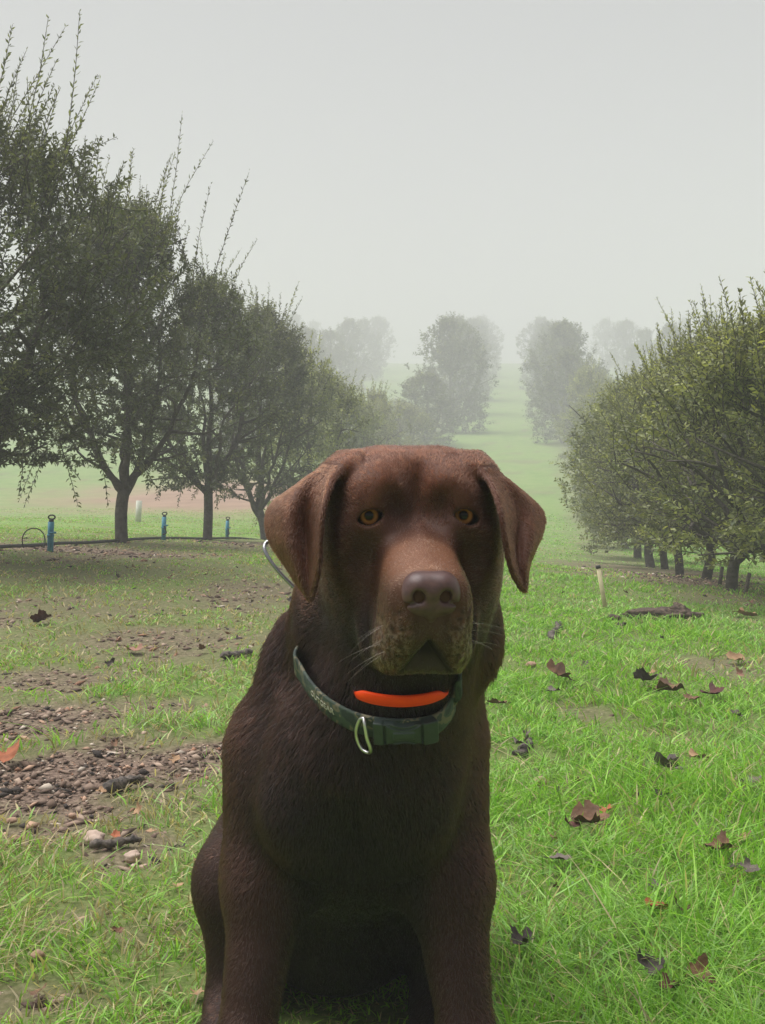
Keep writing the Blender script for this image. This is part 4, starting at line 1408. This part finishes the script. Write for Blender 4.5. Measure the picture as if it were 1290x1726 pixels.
def coat(v, q, nrm, count, seed=5):
    rng = np.random.default_rng(seed)
    tri = np.vstack([q[:, [0, 1, 2]], q[:, [0, 2, 3]]])
    a, b, c = v[tri[:, 0]], v[tri[:, 1]], v[tri[:, 2]]
    area = np.linalg.norm(np.cross(b - a, c - a), axis=1) * .5
    ctr = (a + b + c) / 3
    lc = head_l(ctr)
    headw = sstep(-.17, -.12, lc[:, 2]) * sstep(-.20, -.14, lc[:, 1])
    w = area * (1 + 2.2 * headw)
    w *= np.where(ctr[:, 1] > 1.55, .45, 1.0)
    w *= np.where(ctr[:, 2] < .012, .15, 1.0)
    nz = np.linalg.norm((lc - np.array((0, .108, -.068))) / np.array((.025, .030, .022)), axis=1)
    w *= sstep(.9, 1.15, nz)
    for e in EYES:
        dd = lc - np.array(e)
        r_ = np.sqrt((dd[:, 0] / .0134) ** 2 + (dd[:, 2] / .0092) ** 2)
        w *= np.where(np.abs(dd[:, 1]) < .025, sstep(.80, 1.02, r_), 1)
    mo = (np.abs(lc[:, 0]) * .82 + (lc[:, 2] + .110) * .57)
    w *= np.where((lc[:, 1] > .055) & (lc[:, 2] < -.106) & (lc[:, 2] > -.14) & (mo < .002), .12, 1)
    pick = rng.choice(len(tri), count, p=w / w.sum())
    u = rng.random((count, 2)); u.sort(axis=1)
    bc = np.stack([u[:, 0], u[:, 1] - u[:, 0], 1 - u[:, 1]], -1)
    t = tri[pick]
    p = (v[t] * bc[..., None]).sum(1)
    n = unit((nrm[t] * bc[..., None]).sum(1))
    l = head_l(p)
    # direction in which the hair lies
    hd = (sstep(-.150, -.115, l[:, 2]) * sstep(-.15, -.10, l[:, 1]))[:, None]
    from_nose = unit(p - head_w((0, .112, -.058)))
    from_nose[:, 2] -= .25 * sstep(.03, -.05, l[:, 1])
    side = np.stack([np.sign(p[:, 0] + .03) * .12, np.full(count, .30), np.full(count, -1.0)], -1)
    back = sstep(1.48, 1.62, p[:, 1])[:, None]
    side = side * (1 - .5 * back) + np.array([0, .75, -.35]) * back
    flow = side * (1 - hd) + from_nose * hd
    ear = np.zeros(count)
    for sh, sg in ((EARS['a'], -1), (EARS['b'], 1)):
        pts = sh[8:, ::2].reshape(-1, 3)
        m = (np.all(p > pts.min(0) - .01, 1) & np.all(p < pts.max(0) + .01, 1)).nonzero()[0]
        kd = kdtree.KDTree(len(pts))
        for i_, pp in enumerate(pts): kd.insert(pp, i_)
        kd.balance()
        for i_ in m:
            if kd.find(p[i_])[2] < .008:
                ear[i_] = sg
    em = ear != 0
    flow[em] = np.stack([.42 * ear[em], np.full(em.sum(), .02), np.full(em.sum(), -1.0)], -1)
    flow = unit(flow)
    wob = np.stack([vnoise(p * 55, 11 + k_) for k_ in range(3)], -1) - .5
    wob2 = np.stack([vnoise(p * 190, 31 + k_) for k_ in range(3)], -1) - .5
    flow = flow + wob * .40 + wob2 * .35 + rng.normal(0, .16, (count, 3))
    tan = unit(flow - n * (flow * n).sum(1, keepdims=True))
    # length
    fz = l[:, 1]
    L = np.full(count, .0095)
    neck = sstep(.37, .46, p[:, 2]) * (1 - hd[:, 0])
    L = L + .0055 * neck
    leg = sstep(.30, .22, p[:, 2])
    L = L + (.0065 - L) * leg
    hl = np.where(fz > .02, .0036, np.where(fz > -.02, .0048, .0068))
    hl = hl + .004 * sstep(-.10, -.135, l[:, 2]) * sstep(.01, -.02, fz)
    L = np.where((fz > 0) & (l[:, 2] > -.19), np.minimum(L, .0045), L)
    L = L + (hl - L) * hd[:, 0]
    L[em] = .0046
    for e in EYES:
        dd = np.linalg.norm(l - np.array(e), axis=1)
        L *= .22 + .78 * sstep(.015, .028, dd)
    L *= .65 + .55 * rng.random(count)
    L *= .75 + .5 * vnoise(p * 70, 77)
    lift = lerp(L, [.003, .01, .024], [.42, .40, .44]) + .10 * rng.normal(size=count)
    lift = np.clip(lift, .12, .9)[:, None]
    d0 = unit(tan * np.cos(lift) + n * np.sin(lift))
    d1 = unit(tan * np.cos(lift * .6) + n * np.sin(lift * .6))
    d2 = unit(tan * np.cos(lift * .15) + n * np.sin(lift * .15))
    L = L[:, None]
    p0 = p - n * .0008
    p1 = p0 + d0 * L * .36
    p2 = p1 + d1 * L * .34
    p3 = p2 + d2 * L * .32
    pos = np.stack([p0, p1, p2, p3], 1)
    rad = np.array([1.0, .95, .7, .15])[None, :] * (.00017 + .00007 * rng.random((count, 1)))
    rad = rad * (1 + .25 * (1 - hd))
    streak = .5 * vnoise(p * 210, 401) + .5 * vnoise(p * 420, 402)
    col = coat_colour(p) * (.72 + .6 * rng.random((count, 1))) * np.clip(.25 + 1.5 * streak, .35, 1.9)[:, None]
    return pos, rad, col

def hair_object(name, pos, rad, col, parent, mat):
    n, k = pos.shape[:2]
    hc = bpy.data.hair_curves.new(name)
    hc.add_curves([k] * n)
    hc.position_data.foreach_set('vector', np.ascontiguousarray(pos, np.float32).ravel())
    ra = hc.attributes.get('radius') or hc.attributes.new('radius', 'FLOAT', 'POINT')
    ra.data.foreach_set('value', np.ascontiguousarray(np.broadcast_to(rad, (n, k)), np.float32).ravel())
    ca = hc.attributes.new('tint', 'FLOAT_COLOR', 'CURVE')
    cc = np.ones((n, 4), np.float32); cc[:, :3] = col
    ca.data.foreach_set('color', cc.ravel())
    return link(name, hc, parent, mat)

hair_mat, nt, out = new_mat('dog hair')
at = nt.nodes.new('ShaderNodeAttribute'); at.attribute_name = 'tint'
hb = nt.nodes.new('ShaderNodeBsdfHairPrincipled')
hb.parametrization = 'COLOR'
nt.links.new(at.outputs['Color'], hb.inputs['Color'])
hb.inputs['Roughness'].default_value = .27
hb.inputs['IOR'].default_value = 1.45
hb.inputs['Radial Roughness'].default_value = .55
hb.inputs['Coat'].default_value = 0.0
nt.links.new(hb.outputs[0], out.inputs['Surface'])
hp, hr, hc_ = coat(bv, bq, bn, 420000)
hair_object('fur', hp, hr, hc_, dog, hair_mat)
rng = np.random.default_rng(77)
wp = []
for s_ in (-1, 1):
    for k in range(9):
        b0 = np.array([s_ * rng.uniform(.032, .046), rng.uniform(.050, .085), rng.uniform(-.125, -.088)])
        d0 = unit(np.array([s_ * rng.uniform(.8, 1.3), rng.uniform(-.35, .25), rng.uniform(-.5, .15)]))
        ln_ = rng.uniform(.022, .050)
        tt = np.linspace(0, 1, 6)[:, None]
        wp.append(head_w(b0 + d0 * ln_ * tt + np.array([0, -.012, -.012]) * tt ** 2))
wp = np.array(wp)
hair_object('whiskers', wp, np.linspace(.00015, .00004, 6)[None] * np.ones((len(wp), 1)), np.tile([[.16, .11, .08]], (len(wp), 1)), dog, hair_mat)


# ------------------------------------------------------------------ collars
from mathutils.bvhtree import BVHTree
bvh = BVHTree.FromPolygons([tuple(p) for p in bv], [tuple(int(i) for i in f) for f in bq])
def seen(x, y):
    """Where the sight line through pixel (x, y) meets the dog."""
    dr = Vector(((x - CX) / F_PX, 1, (HY - y) / F_PX)).normalized()
    h = bvh.ray_cast(Vector((0, 0, CAMZ)), dr)
    return np.array(h[0])

def neck_ring(front, back, out, n=200, sink=0.0):
    """front: pixels of the arc that shows, left to right, laid on the dog's surface; back: the rest, under the fur."""
    pts = np.array([seen(x, y) for x, y in front])
    # even out the depth so that the strap hangs in a clean curve
    k = len(pts)
    t = np.linspace(-1, 1, k)
    dep = np.polyval(np.polyfit(t, pts[:, 1], 4), t) - out
    dep = np.minimum(dep, pts[:, 1] - .006)
    dep = np.polyval(np.polyfit(t, dep, 4), t)
    dep = dep + sink * np.abs(t) ** 8
    fr = np.array([P(x, y, d_) for (x, y), d_ in zip(front, dep)])
    loop = np.vstack([fr, np.asarray(back, float)])
    loop = np.vstack([loop, loop[:1]])
    ext = np.vstack([loop[-2], loop, loop[1]])
    dense = catmull(ext, 900)
    i0 = int(900 / (len(ext) - 1)); dense = dense[i0:-i0]
    seg = np.concatenate([[0], np.cumsum(np.linalg.norm(np.diff(dense, axis=0), axis=1))])
    u = np.linspace(0, seg[-1], n, endpoint=False)
    p_ = np.stack([np.interp(u, seg, dense[:, j]) for j in range(3)], -1)
    for _ in range(3): p_ = p_ + .25 * (np.roll(p_, 1, 0) + np.roll(p_, -1, 0) - 2 * p_)
    tan = unit(np.roll(p_, -1, 0) - np.roll(p_, 1, 0))
    c = p_.mean(0)
    _, _, vt = np.linalg.svd(p_ - c)
    pn = vt[2] if vt[2][2] > 0 else -vt[2]
    nn = unit(np.cross(tan, pn))
    if (nn * (p_ - c)).sum() < 0: nn = -nn
    # the strap leans back against the throat
    wid = unit(pn + .0 * nn)
    nn = unit(np.cross(tan, wid)); 
    if (nn * (p_ - c)).sum() < 0: nn = -nn
    mid = int(np.argmin(p_[:, 1]))
    order = np.roll(np.arange(n), n // 2 - mid)
    p_, tan, nn, wid = p_[order], tan[order], nn[order], np.repeat(wid[None], n, 0) if wid.ndim == 1 else wid[order]
    s_ = np.concatenate([[0], np.cumsum(np.linalg.norm(np.diff(p_, axis=0), axis=1))])
    return dict(p=p_, t=tan, n=nn, w=wid, s=s_ - s_[n // 2])

def ring_map(rg, abc):
    """(along, across, out) -> world on a ring."""
    a, b, c = abc[:, 0], abc[:, 1], abc[:, 2]
    def ip(F): return np.stack([np.interp(a, rg['s'], F[:, k]) for k in range(3)], -1)
    return ip(rg['p']) + unit(ip(rg['w'])) * b[:, None] + unit(ip(rg['n'])) * c[:, None]

def band(rg, width, thick, name, taper=None):
    prof = np.array([[-.5, 0], [-.5, .7], [-.44, 1], [.44, 1], [.5, .7], [.5, 0], [.44, -.2], [-.44, -.2]]) * np.array([width, thick])
    n, k = len(rg['p']), len(prof)
    tw = np.ones(n) if taper is None else 1 - .75 * np.clip(np.abs(rg['s']) / taper, 0, 1) ** 7
    V = (rg['p'][:, None] + rg['w'][:, None] * prof[None, :, :1] * tw[:, None, None] + rg['n'][:, None] * prof[None, :, 1:]).reshape(-1, 3)
    I, J = np.meshgrid(np.arange(n), np.arange(k), indexing='ij')
    I2, J2 = (I + 1) % n, (J + 1) % k
    q = np.stack([I * k + J, I2 * k + J, I2 * k + J2, I * k + J2], -1).reshape(-1, 4)
    return mesh_np(name, V, q, smooth=False)

camo, nt, out = new_mat('camouflage webbing')
tc = nt.nodes.new('ShaderNodeTexCoord')
n1 = nt.nodes.new('ShaderNodeTexNoise'); n1.inputs['Scale'].default_value = 60; n1.inputs['Detail'].default_value = 2
nt.links.new(tc.outputs['Object'], n1.inputs['Vector'])
rp = nt.nodes.new('ShaderNodeValToRGB'); rp.color_ramp.interpolation = 'CONSTANT'
e = rp.color_ramp.elements
e[0].position = 0; e[0].color = (.018, .030, .026, 1)
e[1].position = .42; e[1].color = (.040, .062, .045, 1)
for pos, c in ((.52, (.130, .115, .070)), (.60, (.030, .042, .032)), (.68, (.19, .165, .105))):
    x = e.new(pos); x.color = (*c, 1)
nt.links.new(n1.outputs['Fac'], rp.inputs[0])
wv = nt.nodes.new('ShaderNodeTexNoise'); wv.inputs['Scale'].default_value = 900
nt.links.new(tc.outputs['Object'], wv.inputs['Vector'])
bp = nt.nodes.new('ShaderNodeBump'); bp.inputs['Strength'].default_value = .5; bp.inputs['Distance'].default_value = .0008
nt.links.new(wv.outputs['Fac'], bp.inputs['Height'])
b_ = nt.nodes.new('ShaderNodeBsdfPrincipled'); b_.inputs['Roughness'].default_value = .7
nt.links.new(rp.outputs[0], b_.inputs['Base Color']); nt.links.new(bp.outputs[0], b_.inputs['Normal'])
nt.links.new(b_.outputs[0], out.inputs['Surface'])
buckle_mat = simple('dark green plastic', (.022, .036, .032), .42, noise=(80, (.030, .048, .042)))
metal_mat = simple('nickel ring', (.62, .61, .60), .34, metal=1.0)
orange_mat = simple('orange strap', (.95, .075, .004), .45, noise=(70, (.90, .060, .004)), spec=.2)
letter_mat = simple('pale lettering', (.42, .40, .33), .7)

ring = neck_ring([(503, 1108), (509, 1132), (527, 1163), (560, 1195), (612, 1220), (675, 1228), (728, 1222), (752, 1204), (766, 1178), (774, 1150)],
                 [(.078, 1.31, .535), (.070, 1.375, .565), (.01, 1.405, .575), (-.055, 1.38, .565)], .007)
col_root = empty('dog_collar', ring['p'][len(ring['p']) // 2])
tag(col_root, 'camouflage webbing collar with a dark buckle, lower of the two on the dog', 'collar')
link('strap', band(ring, .0245, .0032, 'strap'), col_root, camo)

def pix(p): return CX + F_PX * p[:, 0] / p[:, 1], HY - F_PX * (p[:, 2] - CAMZ) / p[:, 1]
def along(x):
    """Arc position on the front of the collar that shows at photo column x."""
    px, py = pix(ring['p'])
    m = np.abs(ring['s']) < .11
    o_ = np.argsort(px[m])
    return float(np.interp(x, px[m][o_], ring['s'][m][o_]))

def box(p, h, r_=.001):
    q_ = np.abs(p) - (np.asarray(h) - r_)
    return np.linalg.norm(np.maximum(q_, 0), axis=-1) + np.minimum(q_.max(-1), 0) - r_
def build_buckle():
    n = Field(np.arange(-.036, .0361, .0008), np.arange(-.019, .0191, .0008), np.arange(-.004, .0141, .0008))
    g = np.stack(np.meshgrid(n.xs, n.ys, n.zs, indexing='ij'), -1)
    d_ = box(g - np.array([-.0285, 0, .004]), (.0050, .0150, .0055), .0015)                      # slotted end on the left
    d_ = np.minimum(d_, box(g - np.array([.0255, 0, .004]), (.0075, .0150, .0058), .0015))        # end on the right
    core = box(g - np.array([-.003, 0, .004]), (.0245, .0135, .0048), .0015)
    for s_ in (-1, 1):
        cut = np.linalg.norm((g - np.array([-.002, s_ * .0200, .004]))[..., :2] / np.array([1.5, 1.0]), axis=-1) - .0090
        core = smax(core, -cut, .001)
    d_ = smin(d_, core, .0012)
    for s_ in (-1, 1):
        arm = np.abs(np.linalg.norm((g - np.array([-.002, s_ * .0215, 0]))[..., :2] / np.array([1.5, 1.0]), axis=-1) - .0128) - .0013
        gro = np.maximum(arm, .0070 - g[..., 2])
        d_ = smax(d_, -gro, .0008)
    d_ = smin(d_, np.maximum(box(g - np.array([-.002, 0, .006]), (.0110, .0050, .0046), .0015), -1), .001)
    for xx in (-.0215, .0165):
        d_ = smax(d_, -box(g - np.array([xx, 0, .010]), (.0011, .0125, .004), .0004), .0006)
    n.F[...] = d_
    v, q = surface_nets(n.F, n.xs, n.ys, n.zs)
    return relax(v, q, 1, .4), q
v_, q_ = build_buckle()
a0 = along(683)
v_ = v_ * np.array([.88, .88, 1.0]) + np.array([a0, -.001, .0022])
link('buckle', mesh_np('buckle', ring_map(ring, v_), q_), col_root, buckle_mat)

# D-ring hanging beside the buckle
a1 = along(617)
base = ring_map(ring, np.array([[a1, 0, .004]]))[0]
pts = [[0, .010, .004], [.0015, .006, .009], [.003, -.006, .0125], [.0045, -.018, .012], [.003, -.0255, .009], [-.002, -.0255, .006], [-.0055, -.017, .004], [-.0055, -.006, .004], [-.003, .006, .003]]
pts = catmull(np.array(pts + pts[:1]) * np.array([1.6, 1.05, 1.0]) + np.array([a1, 0, 0]), 50)[:-1]
g = Geo(); g.tube(ring_map(ring, pts), .0019, 8, closed=True)
link('d_ring', g.mesh('d_ring'), col_root, metal_mat)

# woven lettering on the strap
fc = bpy.data.curves.new('lettering', 'FONT')
fc.body = 'OUTGEAR'
fc.size = .0088
fc.extrude = .0003
fc.align_x = 'CENTER'; fc.align_y = 'CENTER'
tmp = bpy.data.objects.new('lettering', fc)
scene.collection.objects.link(tmp)
bpy.context.view_layer.update()
tm = bpy.data.meshes.new_from_object(tmp.evaluated_get(bpy.context.evaluated_depsgraph_get()))
bpy.data.objects.remove(tmp)
co = np.zeros(len(tm.vertices) * 3); tm.vertices.foreach_get('co', co); co = co.reshape(-1, 3)
a2 = (along(528) + along(566)) / 2
co = ring_map(ring, np.stack([co[:, 0] * 1.0 + a2, co[:, 1] + .001, co[:, 2] + .0036], -1))
tm.vertices.foreach_set('co', co.ravel().astype(np.float32)); tm.update()
tm.materials.clear()
link('lettering', tm, col_root, letter_mat)

# tracking collar: orange strap and whip antenna
ring2 = neck_ring([(600, 1161), (612, 1171), (640, 1178), (676, 1181), (712, 1178), (738, 1171), (752, 1161)],
                  [(.068, 1.29, .530), (.072, 1.36, .575), (.01, 1.40, .590), (-.045, 1.36, .575), (-.042, 1.28, .535)], .008, sink=.016)
tr_root = empty('tracking_collar', ring2['p'][len(ring2['p']) // 2])
tag(tr_root, 'bright orange strap collar with a looped wire antenna, upper of the two', 'collar')
link('strap', band(ring2, .0125, .0034, 'strap', .050), tr_root, orange_mat)
g = Geo()
g.tube(catmull([P(522, 1014, 1.31), P(496, 990, 1.315), P(470, 963, 1.32), P(452, 939, 1.325), P(446, 924, 1.33), P(450, 914, 1.335), P(461, 914, 1.335), P(478, 928, 1.33), P(508, 955, 1.31), P(545, 985, 1.29)], 60), .0024, 8)
ant = simple('antenna wire', (.30, .30, .31), .22, metal=.9)
link('antenna', g.mesh('antenna'), tr_root, ant)


# ------------------------------------------------------------------ the fog
if True:
    x0, x1, y0, y1, z0, z1 = -1300, 1300, -14, 690, -30, 46
    hv = np.array([[x, y, z] for z in (z0, z1) for y in (y0, y1) for x in (x0, x1)], float)
    hq = np.array([[0, 2, 3, 1], [4, 5, 7, 6], [0, 1, 5, 4], [2, 6, 7, 3], [0, 4, 6, 2], [1, 3, 7, 5]])
    hm, nt, out = new_mat('fog')
    pv = nt.nodes.new('ShaderNodeVolumePrincipled')
    pv.inputs['Color'].default_value = (.825, .815, .868, 1)
    pv.inputs['Density'].default_value = .0100
    pv.inputs['Anisotropy'].default_value = 0.0
    nt.links.new(pv.outputs[0], out.inputs['Volume'])
    haze = link('haze', mesh_np('haze', hv, hq, smooth=False), None, hm)
    tag(haze, kind='stuff')
